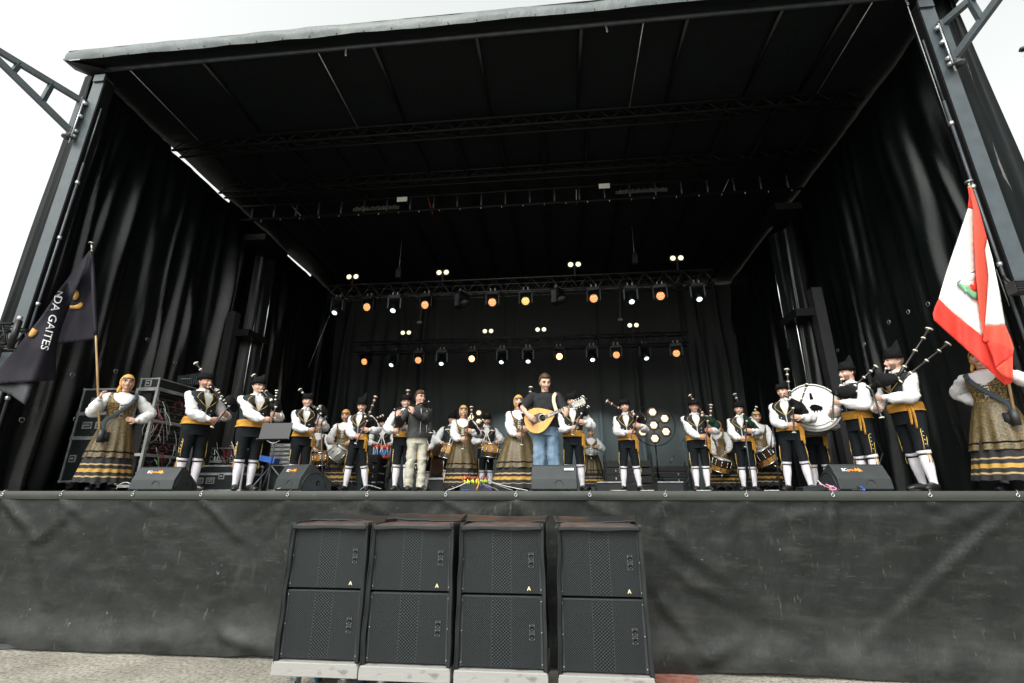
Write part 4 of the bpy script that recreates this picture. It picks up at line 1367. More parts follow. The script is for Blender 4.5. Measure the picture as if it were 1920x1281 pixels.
def dress_man(f, root, J, stance, lapel=True, sashend=1, cord=False, sash=True, side_trim=True):
    # shirt with full sleeves and a small stand collar
    m = f.mb()
    shell(m, f, zr_(1.0, 1.46, 16) + [1.475, 1.49], .010)
    for sd in (-1, 1): sleeve(m, f, J, sd, .72, wr=.26)
    m.tube([(0, .010, 1.462), (0, .006, 1.485), (0, .002, 1.515)], [(.075, .078), (.064, .066), (.060, .062)], 18, caps=False, ref=Vector((0, -1, 0)), wr=.04)
    for sx in (-1, 1):
        m.prism([(sx * .008, -.075, 1.495), (sx * .052, -.050, 1.512), (sx * .050, -.085, 1.455), (sx * .018, -.098, 1.438)], (0, -.006, 0))
    m.build('shirt', M['shirt'], root)
    # vest
    zv0, vb = .985, 1.20
    ow = lambda z: .02 if z < vb else min(.25, .02 + (z - vb) * 1.35)
    m = f.mb()
    zs = zr_(zv0, 1.44, 22)
    shell(m, f, zs + [1.452, 1.462], lambda z: .026 + (.006 if z < 1.08 else 0) + (.010 if 1.30 < z < 1.45 else 0), lambda z: ow(z), lambda z: 2 * PI - ow(z), 46, exp=.80)
    vest = m.build('vest', M['vest'], root)
    if lapel:
        m = f.mb(); pm = f.mb()
        for sx in (-1, 1):
            zz = zr_(vb - .01, 1.43, 10)
            wd = lambda z: (.50 * min(1, (z - vb + .01) / .13)) if z < 1.34 else .50 - .34 * (z - 1.34) / .09
            vs = []
            for z in zz:
                for q in range(4):
                    vs.append(f.S(sx * (ow(z) + wd(z) * q / 3), z + .02 * q / 3, .034))
            m.add(vs, [(i * 4 + q, i * 4 + q + 1, (i + 1) * 4 + q + 1, (i + 1) * 4 + q) for i in range(10) for q in range(3)])
            pm.tube([f.S(sx * (ow(z) + wd(z)), z + .02, .038) for z in zz], .0045, 5)
            pm.tube([f.S(sx * ow(z), z, .036) for z in zz], .003, 5)
        m.build('lapel', M['velvet'], vest); pm.build('piping', M['piping'], vest)
    for z in (1.05, 1.11, 1.17):
        for sx in (-1, 1):
            m = f.mb(); m.ball(f.S(sx * .33, z, .036), (.010, .006, .010), 8); m.build('button', M['metal'], vest)
    if cord:
        m = f.mb()
        for sx in (-1, 1):
            m.tube([f.S(sx * .9, 1.36, .045), f.S(sx * .35, 1.375, .055), f.S(sx * .1, 1.30, .06), f.S(sx * .12, 1.22, .07), f.S(sx * .28, 1.10, .10), f.S(sx * .35, 1.02, .14)], .009, 7, k=4)
            m.ball(f.S(sx * .55, 1.37, .05), (.06, .012, .014), 8)
        m.build('harness_cord', M['white_cord'], root)
    # breeches to the knee
    m = f.mb()
    shell(m, f, zr_(.80, 1.03, 10), lambda z: .012 + .0 * z)
    legs_cloth(m, f, stance, .96, .47, lambda z: .104 * (1 + (f.w - 1) * .8) if z > .8 else (.092 if z > .62 else .078))
    br = m.build('breeches', M['breeches'], root)
    if side_trim:
        for sd, st in stance.items():
            m = f.mb()
            for o in (-.035, .02):
                m.tube([leg_at(f, sd, st, z) + Vector((sd * (.082 - .01 * (z < .55)), -.012 + o, z * 0)) for z in ((.72, .64, .56, .48) if o < 0 else (.70, .6, .54, .48))], .0055, 5)
            m.tube([leg_at(f, sd, st, .72) + Vector((sd * .083, -.047, 0)), leg_at(f, sd, st, .745) + Vector((sd * .086, -.02, 0)), leg_at(f, sd, st, .70) + Vector((sd * .083, .008, 0))], .0055, 5)
            m.build('trim', M['piping'], br)
            m = f.mb()
            for z in (.69, .64, .59, .54): m.ball(leg_at(f, sd, st, z) + Vector((sd * .085, -.025, 0)), .009, 6)
            m.build('trim_buttons', M['metal'], br)
    # socks, garters, tassels
    for sd, st in stance.items():
        m = f.mb()
        a = leg_at(f, sd, st, .50); kk = lambda z: leg_at(f, sd, st, z)
        m.tube([kk(.515), kk(.46), kk(.40), kk(.34), kk(.27), kk(.18), kk(.11), kk(.07)], [.068, .069, .061, .063, .060, .048, .040, .040], 16, k=3, wr=.03, wf=20, seed=f.seed)
        m.tube([kk(.47), kk(.475), kk(.43), kk(.425)], [.066, .073, .073, .064], 16, wr=.06, wf=24)
        sk = m.build('sock', M['sock'], root)
        m = f.mb(); m.tube([kk(.425), kk(.41)], [.066, .065], 16); m.build('garter', M['velvet'], sk)
        m = f.mb()
        for q in (0, .02): m.tube([kk(.44) + Vector((sd * (.070), -.03 + q, 0)), kk(.39) + Vector((sd * .085, -.035 + q * 1.6, 0)), kk(.33) + Vector((sd * .08, -.035 + q * 2, 0))], [.003, .004, .008], 5)
        m.build('tassel', M['piping'], sk)
    shoes(f, root, stance)
    if sash:
        m = f.mb()
        shell(m, f, zr_(.955, 1.065, 9), lambda z: .036 + .006 * math.sin((z - .955) * 170) * .5 + .004, wr=.012)
        if sashend:
            for q in range(2):
                a = sashend * (.80 + .16 * q)
                p = [f.S(a, 1.01, .045), f.S(a + .02, .95, .058 + .004 * q), f.S(a + .05 * q, .86, .062), f.S(a - .03 + .06 * q, .78 - .05 * q, .066)]
                m.tube(p, [(.005, .020), (.006, .022), (.006, .020), (.005, .016)], 8, k=3, ref=Vector((0, -1, 0)))
        m.build('sash', M['sash'], root)


def dress_woman(f, root, J, stance, full=1.0, bodice=True, wide=1.0, dz=0.0):
    m = f.mb()
    shell(m, f, zr_(1.0, 1.44, 14), .008)
    m.tube([(0, .010, 1.43), (0, .008, 1.458), (0, .004, 1.475)], [(.12, .085), (.088, .070), (.070, .062)], 18, caps=False, ref=Vector((1, 0, 0)), wr=.06, wf=40)
    for sd in (-1, 1): sleeve(m, f, J, sd, .95, wr=.26)
    m.build('blouse', M['shirt'], root)
    ow = lambda z: .015 if z < 1.27 else min(.95, .015 + math.sqrt(max(0, z - 1.27)) * 2.2)
    m = f.mb()
    shell(m, f, zr_(1.02, 1.44, 22), .022, lambda z: ow(z), lambda z: 2 * PI - ow(z), 46, exp=.9)
    bd = m.build('bodice', M['brocade'], root)
    m = f.mb()
    for z in (1.11, 1.145, 1.18, 1.215, 1.25):
        m.tube([f.S(-.13, z, .030), f.S(.13, z + .02, .030)], .004, 5); m.tube([f.S(.13, z, .030), f.S(-.13, z + .02, .030)], .004, 5)
    m.build('lacing', M['white_cord'], bd)
    m = f.mb(); shell(m, f, [1.478, 1.486], .008, wr=0); m.build('choker', M['velvet'], root)

    def cone(zt, zb, r0, r1, ph, amp, n=96, nz=26, mfun=None, fr0=0, fr1=2 * PI, dep=.88):
        m = f.mb()
        def fn(u, v):
            z = zt + (zb - zt) * u; a = fr0 + (fr1 - fr0) * v
            t = (zt - z) / (zt - zb)
            e = t ** .72
            ra = r0[0] + (r1 * wide - r0[0]) * e; rb = r0[1] + (r1 * dep * wide - r0[1]) * e
            pl = 1 + amp * t * (math.cos(ph * a + 1.3 * math.sin(2 * a + f.seed)) + .5 * math.sin(ph * .43 * a + f.seed * 2)) * 1.0
            zz = z + (.005 * math.sin(ph * a) * t)
            return Vector((ra * pl * math.sin(a), .0 - rb * pl * math.cos(a), zz))
        m.grid(fn, nz, n, m=mfun)
        return m
    # wool under-skirt with bands, then the brocade apron over it
    def bands(u, v):
        z = 1.03 + (.115 - dz - 1.03) * u + dz
        if .190 < z < .205 or .360 < z < .375: return 2
        if .262 < z < .308: return 1
        return 0
    m = cone(1.03, .115 - dz, (.135, .105), .37 * full, 16, .04, 140, 90, bands)
    m.build('skirt', [M['skirt_black'], M['skirt_gold'], M['skirt_tan']], root)
    m = cone(1.075, .47 - dz, (.150, .125), .318 * full, 12, .055, 120, 26, (lambda u, v: 1 if .865 < u < .885 else 0), fr0=-2.3, fr1=2.3)
    m.build('apron', [M['apron'], M['velvet']], root)
    m = f.mb(); shell(m, f, zr_(1.055, 1.085, 3), .030); m.build('waistband', M['brocade'], root)
    for sd, st in stance.items():
        m = f.mb(); kk = lambda z: leg_at(f, sd, st, z)
        m.tube([kk(.46), kk(.34), kk(.27), kk(.18), kk(.11), kk(.07)], [.058, .056, .054, .044, .037, .037], 14, k=2)
        m.build('sock', M['sock'], root)
    shoes(f, root, stance)


def scarf(f, root, tail=1):
    m = f.mb(); n = 32; hh = 16; vs = []
    for i in range(hh + 1):
        for j in range(n):
            ph = 2 * PI * j / n; th = PI * .74 * i / hh
            c = math.cos(ph)
            lim = PI * .74
            if c > .25:
                k = (c - .25) / .75
                lim = PI * .74 + (math.acos(.060 / .122) - PI * .74) * min(1, k * 3.0) ** .8
            th = min(th, lim)
            q = head_shape(th, ph)
            w = noise.noise(Vector((q.x * 22 + f.seed, q.y * 22, q.z * 16)))
            q = q * (1.13 + .03 * w)
            if math.cos(ph) < 0: q.y += .012
            vs.append(f.H @ q)
    m.add(vs, [(i * n + j, (i + 1) * n + j, (i + 1) * n + (j + 1) % n, i * n + (j + 1) % n) for i in range(hh) for j in range(n)])
    # knot at the nape and the two tails, plus cloth running down beside the jaw
    m.ball(f.H @ Vector((0, .108, -.05)), .026, 8)
    for sx in (-1, 1):
        m.tube([f.H @ Vector((0, .11, -.05)), f.H @ Vector((sx * .03, .13, -.11)), f.H @ Vector((sx * .05, .12, -.19))], [(.012, .02), (.008, .032), (.004, .024)], 8, ref=Vector((0, 1, 0)))
        m.tube([f.H @ Vector((sx * .078, -.012, .02)), f.H @ Vector((sx * .079, -.006, -.03)), f.H @ Vector((sx * .064, .012, -.085)), f.H @ Vector((sx * .040, .06, -.115))], [(.012, .018), (.012, .02), (.010, .020), (.008, .02)], 8)
    if tail == 2:
        m.tube([f.H @ Vector((-.07, .03, -.06)), f.H @ Vector((-.085, .0, -.13)), f.H @ Vector((-.09, -.02, -.17))], [(.02, .02), (.02, .03), (.006, .02)], 8)
    m.build('headscarf', M['scarf'], root)


# ---------------------------------------------------------------- bagpipes
def ferrule(m, p, d, r, L=.014): m.tube([p - d * L / 2, p + d * L / 2], [r, r], 12)


def bagpipe(f, label, C0, C1, blow, bag, drones, wood='wood_black', bagm='bag_black', group='bagpipes held by the pipers', star=False, bagr=(.15, .070, .085), bagrot=(0, 0, 0)):
    """C0/C1: top and bell of the chanter; blow: stock point of the blowpipe; bag: centre; drones: list of (start, tip, radius)"""
    w = f.M @ bag
    t = thing('bagpipe', label, 'bagpipe', w, 0, group)
    MW, CR = M[wood], M['cream']
    d = (C1 - C0).normalized()
    L = (C1 - C0).length
    m = f.mb(); m.tube([C0 - d * .03, C0 + d * .05, C1 - d * .05, C1 - d * .02, C1], [.016, .010, .013, .019, .027], 14); ch = m.build('chanter', MW, t)
    m = f.mb(); ferrule(m, C0 - d * .005, d, .019, .02); m.tube([C1 - d * .004, C1 + d * .008], [.029, .031], 14); m.build('ferrule', CR, ch)
    mo = f.H @ Vector((0, -.100, -.061))
    db = (mo - blow).normalized()
    m = f.mb(); m.tube([blow - db * .03, blow + db * .03, mo - db * .03, mo], [.019, .013, .009, .006], 12); bp = m.build('blowpipe', MW, t)
    m = f.mb(); ferrule(m, blow + db * .02, db, .021, .03); m.build('ferrule', CR, bp)
    m = f.mb(); ferrule(m, mo - db * .03, db, .012, .02); m.build('mouthpiece', CR, bp)
    m = f.mb()
    rot = Matrix.Rotation(R(bagrot[2]), 3, 'Z') @ Matrix.Rotation(R(bagrot[1]), 3, 'Y') @ Matrix.Rotation(R(bagrot[0]), 3, 'X')
    n = 22; vs = []; hh = 14
    for i in range(hh + 1):
        for j in range(n):
            th = PI * i / hh; a = 2 * PI * j / n
            q = Vector((math.cos(th) * bagr[0], math.sin(th) * math.cos(a) * bagr[1], math.sin(th) * math.sin(a) * bagr[2]))
            q *= 1 + .30 * noise.noise(q * 9 + Vector((f.seed, 0, 0))) + .10 * noise.noise(q * 30)
            vs.append(bag + rot @ q)
    m.add(vs, [(i * n + j, (i + 1) * n + j, (i + 1) * n + (j + 1) % n, i * n + (j + 1) % n) for i in range(hh) for j in range(n)])
    for q in (C0, blow, drones[0][0] if drones else C0):
        dq = q - bag
        m.tube([bag + dq * .25, bag + dq * .65, bag + dq * .97], [.075, .045, .021], 12, k=2)
    b = m.build('bag', M[bagm], t)
    if star:
        m = f.mb(); c = bag + Vector((-.05, -.095, .0)); pts = []
        for k in range(10): rr = .04 if k % 2 == 0 else .017; pts.append(c + Vector((rr * math.sin(k * PI / 5), 0, rr * math.cos(k * PI / 5))))
        m.prism(pts, (0, -.006, 0)); m.build('star_patch', M['strap'], b, False)
    for (s0, tip, r) in drones:
        dd = (tip - s0); LL = dd.length; dd.normalize()
        m = f.mb(); pr = [(0, 1.1), (.22, 1.25), (.25, .8), (.52, .9), (.56, 1.35), (.60, .8), (.86, .85), (.93, 1.3), (.97, 1.9), (1.0, 2.1)]
        m.tube([s0 + dd * LL * q for q, _ in pr], [r * w_ for _, w_ in pr], 14); o = m.build('drone', MW, t)
        m = f.mb()
        for q in (.04, .26, .58, .83): ferrule(m, s0 + dd * LL * q, dd, r * 1.45, .016)
        m.tube([tip - dd * .004, tip + dd * .012, tip + dd * .012, tip], [r * 2.2, r * 2.25, r * 1.2, r * 1.0], 14)
        m.build('ferrule', CR, o)
    return t


def chanter_arms(f, C0, C1, relx=1, up=.33, lo=.62, dx=.112):
    """both hands on the chanter: left hand above, right hand below"""
    pu = C0.lerp(C1, up); pl = C0.lerp(C1, lo)
    WL = pu + Vector((dx, .035, -.022)); WR = pl + Vector((-dx, .035, -.022))
    return {1: (WL, Vector((-1, -.28, .12)), Vector((0, 1, .15)), Vector((.9, .25, -1)), .35, 1), -1: (WR, Vector((1, -.28, .12)), Vector((0, 1, .15)), Vector((-.8, .25, -1)), .35, -1)}


def std_stance(w=.11, dy=0.0, bend=0): return {-1: (-w, dy, bend), 1: (w, -dy, bend)}


GP = 'people of the band on the stage'


def piper(px, py, h, label, rel, ch0, ch1, bagc, drones, blow, seed, hatk=(.06, 0, .085), wood='wood_black', bagm='bag_black', plabel='', skin='skin', width=1.0, headr=(0, 0, 0), glass=False,
          stance=None, sashend=1, fwd=.30, hair='hair', star=False, bagrot=(0, 50, 0), pom=False, dx=.112, beard=False, custom=None, bagd=.15):
    rh = random.Random(seed * 31)
    headr = (headr[0] + rh.uniform(-5, 5), headr[1], headr[2] + rh.uniform(-4, 4))
    f = Fig(px, py, h, 'm', rel + rh.uniform(-6, 6), width, seed, headr)
    st = stance or std_stance(.12, f.rn.uniform(-.02, .02))
    root = thing('person', label, 'person', f.loc, f.yaw, GP)
    C0 = f.px(*ch0, fwd); C1 = f.px(*ch1, fwd + .04)
    arms = custom(f, C0, C1) if custom else chanter_arms(f, C0, C1, dx=dx)
    J = make_body(f, root, arms, st, M[skin])
    hair_cap(f, root, M[hair])
    if glass: glasses(f, root)
    if beard: beard_(f, root)
    hat(f, root, hatk[0], hatk[1], hatk[2], pom=pom)
    dress_man(f, root, J, st, sashend=sashend)
    dr = [(f.px(*a, da), f.px(*b, db), r) for a, b, da, db, r in drones]
    bagpipe(f, plabel, C0, C1, f.px(*blow, fwd - .06), f.px(*bagc, bagd), dr, wood, bagm, star=star, bagrot=bagrot)
    return f, root


def beard_(f, root):
    m = f.mb(); n = 16
    vs = []
    for i in range(7):
        for j in range(n + 1):
            a = -1.25 + 2.5 * j / n; th = PI * (.60 + .36 * i / 6)
            q = head_shape(th, a) * 1.05
            if abs(a) < .35 and i < 2: q = q * .93
            vs.append(f.H @ q)
    m.add(vs, [(i * (n + 1) + j, i * (n + 1) + j + 1, (i + 1) * (n + 1) + j + 1, (i + 1) * (n + 1) + j) for i in range(6) for j in range(n)])
    m.tube([f.H @ Vector((-.028, -.100, -.052)), f.H @ Vector((0, -.109, -.046)), f.H @ Vector((.028, -.100, -.052))], [.003, .006, .003], 6)
    m.build('beard', M['stubble'], root)
# ================================================================== THE BAND
GB = 'bagpipes held by the pipers'
f, r = piper(388, 702, 1.80, 'man in black beret turned to the right playing bagpipes, first piper from the left', 34, (429, 762), (398, 801), (434, 756), [((418, 748), (368, 682), .10, -.14, .017), ((424, 757), (408, 732), .2, .24, .012)], (416, 750), 1,
             hatk=(.0, 0, .055), plabel='black bagpipe of the beret wearing piper, first from the left', skin='skin_b', sashend=0, fwd=.20, headr=(8, 2, 0), stance=std_stance(.10, .05), width=1.06, beard=True)
f, r = piper(487, 711, 1.72, 'stout piper in glasses and black hat behind the music stand', 12, (517, 764), (506, 800), (515, 757), [((500, 735), (476, 705), .05, -.12, .017), ((516, 755), (519, 733), .22, .24, .012)], (510, 752), 2,
             hatk=(.05, 0, .075), plabel='black bagpipe of the stout piper behind the music stand', width=1.14, glass=True, sashend=0, headr=(4, 2, 0), stance=std_stance(.10))
f, r = piper(578, 741, 1.78, 'fair young piper with feathered black hat behind the second monitor from the left', 4, (601, 776), (584, 822), (604, 771), [((590, 765), (563, 731), .05, -.12, .017), ((601, 775), (600, 762), .22, .26, .012)], (598, 768), 3,
             hatk=(.02, 0, .055), plabel='dark bagpipe of the fair young piper, third from the left', hair='hair_l', headr=(-2, 0, 0), stance=std_stance(.11), width=.96)
m = f.mb(); m.tube([f.H @ Vector((.075, .03, .05)), f.H @ Vector((.088, .04, .12)), f.H @ Vector((.09, .045, .20))], [(.004, .014), (.005, .02), (.002, .004)], 8, k=3); m.build('hat_feather', M['felt'], r)
f, r = piper(680, 751, 1.72, 'young piper in tall pointed black hat with legs apart, glancing down, fourth from the left', -14, (688, 790), (667, 832), (697, 792), [((690, 783), (704, 745), .05, -.05, .018), ((694, 788), (717, 780), .12, .0, .014)], (686, 783), 4,
             hatk=(.10, 20, .085), wood='wood_red', plabel='reddish wooden bagpipe of the piper in the tall pointed hat', headr=(0, 8, 0), stance={-1: (-.19, 0), 1: (.21, 0)}, width=.95)
f, r = piper(762, 743, 1.75, 'piper in glasses and black hat partly hidden behind the flute player', 0, (753, 788), (746, 816), (770, 785), [((764, 775), (765, 733), .0, -.1, .017)], (760, 775), 5,
             hatk=(.03, 0, .06), wood='wood_red', plabel='reddish bagpipe mostly hidden behind the flute player', glass=True, stance=std_stance(.10))
f, r = piper(1072, 741, 1.78, 'piper in black hat standing right behind the guitarist\'s headstock', 0, (1090, 776), (1074, 815), (1092, 766), [((1085, 762), (1093, 745), .05, -.08, .016), ((1092, 775), (1103, 762), .15, .15, .012)], (1084, 760), 6,
             hatk=(.05, 0, .06), plabel='black bagpipe held beside the guitar headstock', headr=(0, 4, 0), stance=std_stance(.13))
m = f.mb(); m.tube([f.H @ Vector((.06, .0, .07)), f.H @ Vector((.058, .02, .17)), f.H @ Vector((.05, .02, .24))], [(.004, .016), (.004, .018), (.002, .003)], 8, k=3); m.build('hat_feather', M['felt'], r)
f, r = piper(1171, 752, 1.74, 'young piper with drone pointing left standing beside the seven lamp floor light', 4, (1195, 782), (1182, 824), (1200, 784), [((1190, 782), (1139, 753), .1, -.12, .018), ((1196, 786), (1186, 772), .2, .22, .012)], (1190, 778), 7,
             hatk=(.04, 0, .06), wood='wood_red', plabel='dark reddish bagpipe whose drone points left toward the guitarist', headr=(-4, 0, 0), pom=True, stance={-1: (-.13, 0), 1: (.17, 0)}, width=.95)
f, r = piper(1299, 752, 1.74, 'grey haired piper in glasses with a dark green bagpipe, right of the floor light', 4, (1327, 790), (1323, 836), (1337, 792), [((1325, 785), (1294, 742), .0, -.15, .016), ((1332, 786), (1333, 760), .15, .12, .016)], (1318, 780), 8,
             hatk=(.03, 0, .065), wood='wood_red', bagm='bag_green', plabel='dark green velvet bagpipe of the piper in glasses right of the floor light', glass=True, skin='skin_b', hair='stubble', headr=(2, 4, 0), width=1.10, stance=std_stance(.10))
f, r = piper(1383, 757, 1.66, 'short young piper with a green bagpipe behind a microphone stand', 6, (1400, 790), (1398, 838), (1410, 800), [((1395, 780), (1378, 740), .0, -.15, .017), ((1405, 790), (1418, 764), .18, .1, .014)], (1394, 778), 9,
             hatk=(.05, 0, .07), bagm='bag_green', plabel='green bagpipe of the short young piper behind the microphone stand', headr=(4, 2, 0), stance=std_stance(.10))
f, r = piper(1466, 722, 1.74, 'young piper in front of the white bass drum with an upright drone over his shoulder', -4, (1487, 766), (1489, 811), (1498, 764), [((1482, 748), (1475, 694), .1, -.1, .018), ((1500, 758), (1513, 722), .12, .02, .015)], (1484, 748), 10,
             hatk=(.03, 0, .065), plabel='black bagpipe with white ferrules in front of the bass drum', headr=(-10, 0, 0), stance=std_stance(.16))
f, r = piper(1586, 685, 1.78, 'piper in tall black hat turned to the left, beside the bass drum', -46, (1563, 737), (1561, 790), (1584, 735), [((1590, 735), (1642, 688), .2, .15, .015), ((1590, 742), (1655, 712), .22, .2, .013)], (1577, 726), 11,
             hatk=(.09, 75, .085), plabel='black bagpipe with a pale star patch, beside the bass drum', headr=(-4, 0, 0), fwd=.17, bagd=.22, star=True, sashend=1, bagrot=(0, 4, 30), stance=std_stance(.12), beard=True)
f, r = piper(1672, 662, 1.82, 'bald bearded piper in the tallest black hat turned left, with two long fanned drones', -50, (1633, 728), (1653, 783), (1658, 713), [((1680, 712), (1742, 618), .2, .12, .018), ((1685, 718), (1777, 645), .22, .2, .017)], (1656, 708), 12,
             hatk=(.09, 75, .10), plabel='black bagpipe with two long drones fanned over the shoulder of the bald piper', headr=(-6, 0, 0), fwd=.17, bagd=.22, skin='skin', hair='stubble', bagrot=(0, 4, 30), stance={-1: (-.15, .10), 1: (.17, -.06)}, width=1.05, beard=True)

# women pipers
def woman_piper(px, py, h, label, rel, ch0, ch1, bagc, drones, blow, seed, plabel, full=1.0, wood='wood_red', width=1.0, wide=1.0, dz=.03):
    f = Fig(px, py, h, 'f', rel, width, seed)
    root = thing('person', label, 'person', f.loc, f.yaw, GP)
    st = std_stance(.09)
    C0 = f.px(*ch0, .30); C1 = f.px(*ch1, .36)
    J = make_body(f, root, chanter_arms(f, C0, C1), st, M['skin'])
    hair_cap(f, root, M['hair_l'], out=.004)
    dress_woman(f, root, J, st, full, wide=wide, dz=dz)
    scarf(f, root)
    dr = [(f.px(*a, da), f.px(*b, db), r) for a, b, da, db, r in drones]
    bagpipe(f, plabel, C0, C1, f.px(*blow, .24), f.px(*bagc, .2), dr, wood, 'bag_black', bagrot=(0, 35, 0))
    return f, root


woman_piper(869, 761, 1.64, 'woman in golden headscarf playing bagpipes in front of the bearded drummer', 2, (880, 788), (868, 842), (889, 806), [((884, 795), (884, 764), .1, .0, .017), ((888, 800), (905, 788), .15, .1, .012)], (880, 786), 21, 'reddish wooden bagpipe of the woman left of centre', 1.0)
woman_piper(972, 742, 1.66, 'woman in golden headscarf and wide brocade apron playing beside the guitarist', 6, (979, 785), (978, 834), (992, 790), [((992, 775), (995, 727), .0, -.12, .017)], (979, 776), 22, 'dark bagpipe with upright chanter of the woman beside the guitarist', 1.22, 'wood_black', wide=1.08, dz=.07)


# flag bearers
def flag_woman(px, py, h, label, rel, arms_px, seed, wide=1.0, glass=False, strap=(1, -1), sock=(0, 0)):
    f = Fig(px, py, h, 'f', rel, 1.06, seed)
    root = thing('person', label, 'person', f.loc, f.yaw, GP)
    st = std_stance(.10)
    arms = arms_px(f)
    J = make_body(f, root, arms, st, M['skin'])
    hair_cap(f, root, M['hair_l'], out=.004)
    dress_woman(f, root, J, st, 1.0, wide=wide)
    scarf(f, root, 2)
    if glass: glasses(f, root)
    s1, s2 = strap
    m = f.mb()
    p = [f.S(s1 * 2.2, 1.40, .03), f.S(s1 * 1.2, 1.44, .035), f.S(s1 * .65, 1.36, .045), f.S(s1 * .25, 1.24, .05), f.S(s2 * .25, 1.10, .06), f.S(s2 * .6, 1.0, .09), f.px(*sock, .20) + Vector((0, 0, .08))]
    m.tube(p, [(.004, .028)] * len(p), 8, k=4, ref=Vector((0, -1, 0)))
    m.box(p[2] + Vector((0, -.012, 0)), (.05, .012, .04))
    m.build('shoulder_strap', M['strap'], root)
    m = f.mb(); c = f.px(*sock, .24)
    m.tube([c + Vector((0, 0, .09)), c + Vector((0, 0, -.09))], [.045, .04], 14); m.box(c + Vector((s2 * -.05, .05, 0)), (.10, .05, .14))
    m.build('flag_socket', M['black_plastic'], root)
    return f, root, c


def armsL(f):
    wr = f.px(187, 748, .22)
    hip = f.px(250, 789, .10)
    return {-1: (wr, Vector((0.05, -.1, 1)), Vector((.9, -.2, 0)), Vector((-.5, .2, -1)), .9, -1), 1: (hip + Vector((.04, 0, .0)), Vector((-1, -.1, .15)), Vector((0, 1, 0)), Vector((1, .3, -.4)), .25, 1)}


fL, rL, cL = flag_woman(242, 704, 1.66, 'woman in glasses and golden headscarf holding the black flag at the far left', 4, armsL, 31, .92, True, (1, -1), (189, 818))


def armsR(f):
    wl = f.px(1895, 702, .18)
    bk = f.px(1838, 752, -.16)
    return {1: (wl, Vector((-.5, -.3, .6)), Vector((-.5, .6, 0)), Vector((1, .1, -.6)), .9, 1), -1: (bk + Vector((.0, .05, -.02)), Vector((.6, .5, -.1)), Vector((0, 1, 0)), Vector((-.55, .9, -.6)), .3, -1)}


fR, rR, cR = flag_woman(1829, 655, 1.66, 'woman in golden headscarf holding the red and white flag, face half covered by it', -6, armsR, 32, 1.02, False, (-1, 1), (1903, 783))

# flute player
f = Fig(788, 734, 1.80, 'm', 18, .98, 41, (14, -2, 0))
root = thing('person', 'bespectacled flute player in charcoal jacket and pale trousers', 'person', f.loc, f.yaw, GP)
st = {-1: (-.10, .05), 1: (.11, -.02)}
fl0, fl1 = f.px(738, 768, .36), f.px(806, 753, .22)
dfl = (fl1 - fl0).normalized()
wA = f.px(747, 775, .36); wB = f.px(772, 770, .34)
arms = {-1: (wA + Vector((-.01, .03, -.05)), Vector((.25, -.15, 1)), Vector((.2, 1, 0)), Vector((-.8, -.1, -1)), .8, -1),
        1: (wB + Vector((.02, -.03, -.05)), Vector((-.35, -.05, 1)), Vector((-.2, 1, 0)), Vector((.9, -.1, -1)), .8, 1)}
J = make_body(f, root, arms, st, M['skin'])
hair_cap(f, root, M['hair_l'], low=-.03, out=.018, front=.055, fringe=1)
glasses(f, root)
m = f.mb(); shell(m, f, zr_(.90, 1.44, 26), lambda z: .036 + (.010 if z < 1.0 else 0), wr=.012)
m.tube([(0, .012, 1.44), (0, .008, 1.47), (0, .004, 1.50)], [(.105, .09), (.078, .078), (.072, .072)], 18, caps=False, ref=Vector((0, -1, 0)), wr=.04)
for sd in (-1, 1): sleeve(m, f, J, sd, .25, .042, 1.0, .2)
jk = m.build('jacket', M['jacket'], root)
for a, z0, z1 in ((-.03, .92, 1.46), (.55, .98, 1.14), (.38, 1.28, 1.40)):
    m = f.mb(); m.tube([f.S(a, z, .050) for z in zr_(z0, z1, 8)], .0045, 5); m.build('zip', M['metal'], jk)
m = f.mb(); m.ball(f.S(-.55, 1.30, .04), (.028, .012, .026), 8); m.build('badge', M['piping'], jk)
m = f.mb(); shell(m, f, zr_(.80, 1.0, 8), .014)
legs_cloth(m, f, st, .96, .06, lambda z: .100 if z > .8 else (.086 if z > .5 else .076), wr=.30)
m.build('trousers', M['chinos'], root)
shoes(f, root, st)
t = thing('flute', 'dark wooden flute held sideways by the man in the charcoal jacket', 'flute', f.M @ fl0)
m = f.mb(); m.tube([fl0, fl1], [.011, .014], 12); b = m.build('tube', M['wood_black'], t)
for q in (.02, .3, .62, .97):
    m = f.mb(); ferrule(m, fl0.lerp(fl1, q), dfl, .0165, .014); m.build('ring', M['metal'], b)

# guitarist
f = Fig(1021, 704, 1.80, 'm', 0, 1.02, 42, (14, 16, -3))
root = thing('person', 'man in black t-shirt and blue jeans playing the pear shaped guitar at centre stage', 'person', f.loc, f.yaw, GP)
st = std_stance(.12)
G0, G1 = f.px(1012, 786, .24), f.px(1097, 751, .30)
gd = (G1 - G0).normalized(); gz = Vector((0, -1, 0)); gz = (gz - gd * gz.dot(gd)).normalized(); gs = gz.cross(gd).normalized()
wr = f.px(990, 778, .36); wl = f.px(1058, 775, .34)
arms = {-1: (wr + Vector((0, .01, .0)), Vector((.75, -.05, -.55)), Vector((0, 1, .1)), Vector((-.9, -.1, -.4)), .45, -1),
        1: (wl + Vector((.02, 0, -.035)), Vector((.12, -.2, .9)), Vector((-.4, 1, 0)), Vector((.6, .1, -1)), 1.0, 1)}
J = make_body(f, root, arms, st, M['skin'])
hair_cap(f, root, M['hair_l'], low=-.03, out=.020, front=.070, fringe=1)
m = f.mb(); shell(m, f, zr_(.93, 1.44, 26), lambda z: .030 + (.012 if z < 1.1 else 0), wr=.014)
m.tube([(0, .012, 1.44), (0, .008, 1.468), (0, .006, 1.482)], [(.105, .085), (.074, .072), (.066, .066)], 18, caps=False, ref=Vector((0, -1, 0)), wr=.04)
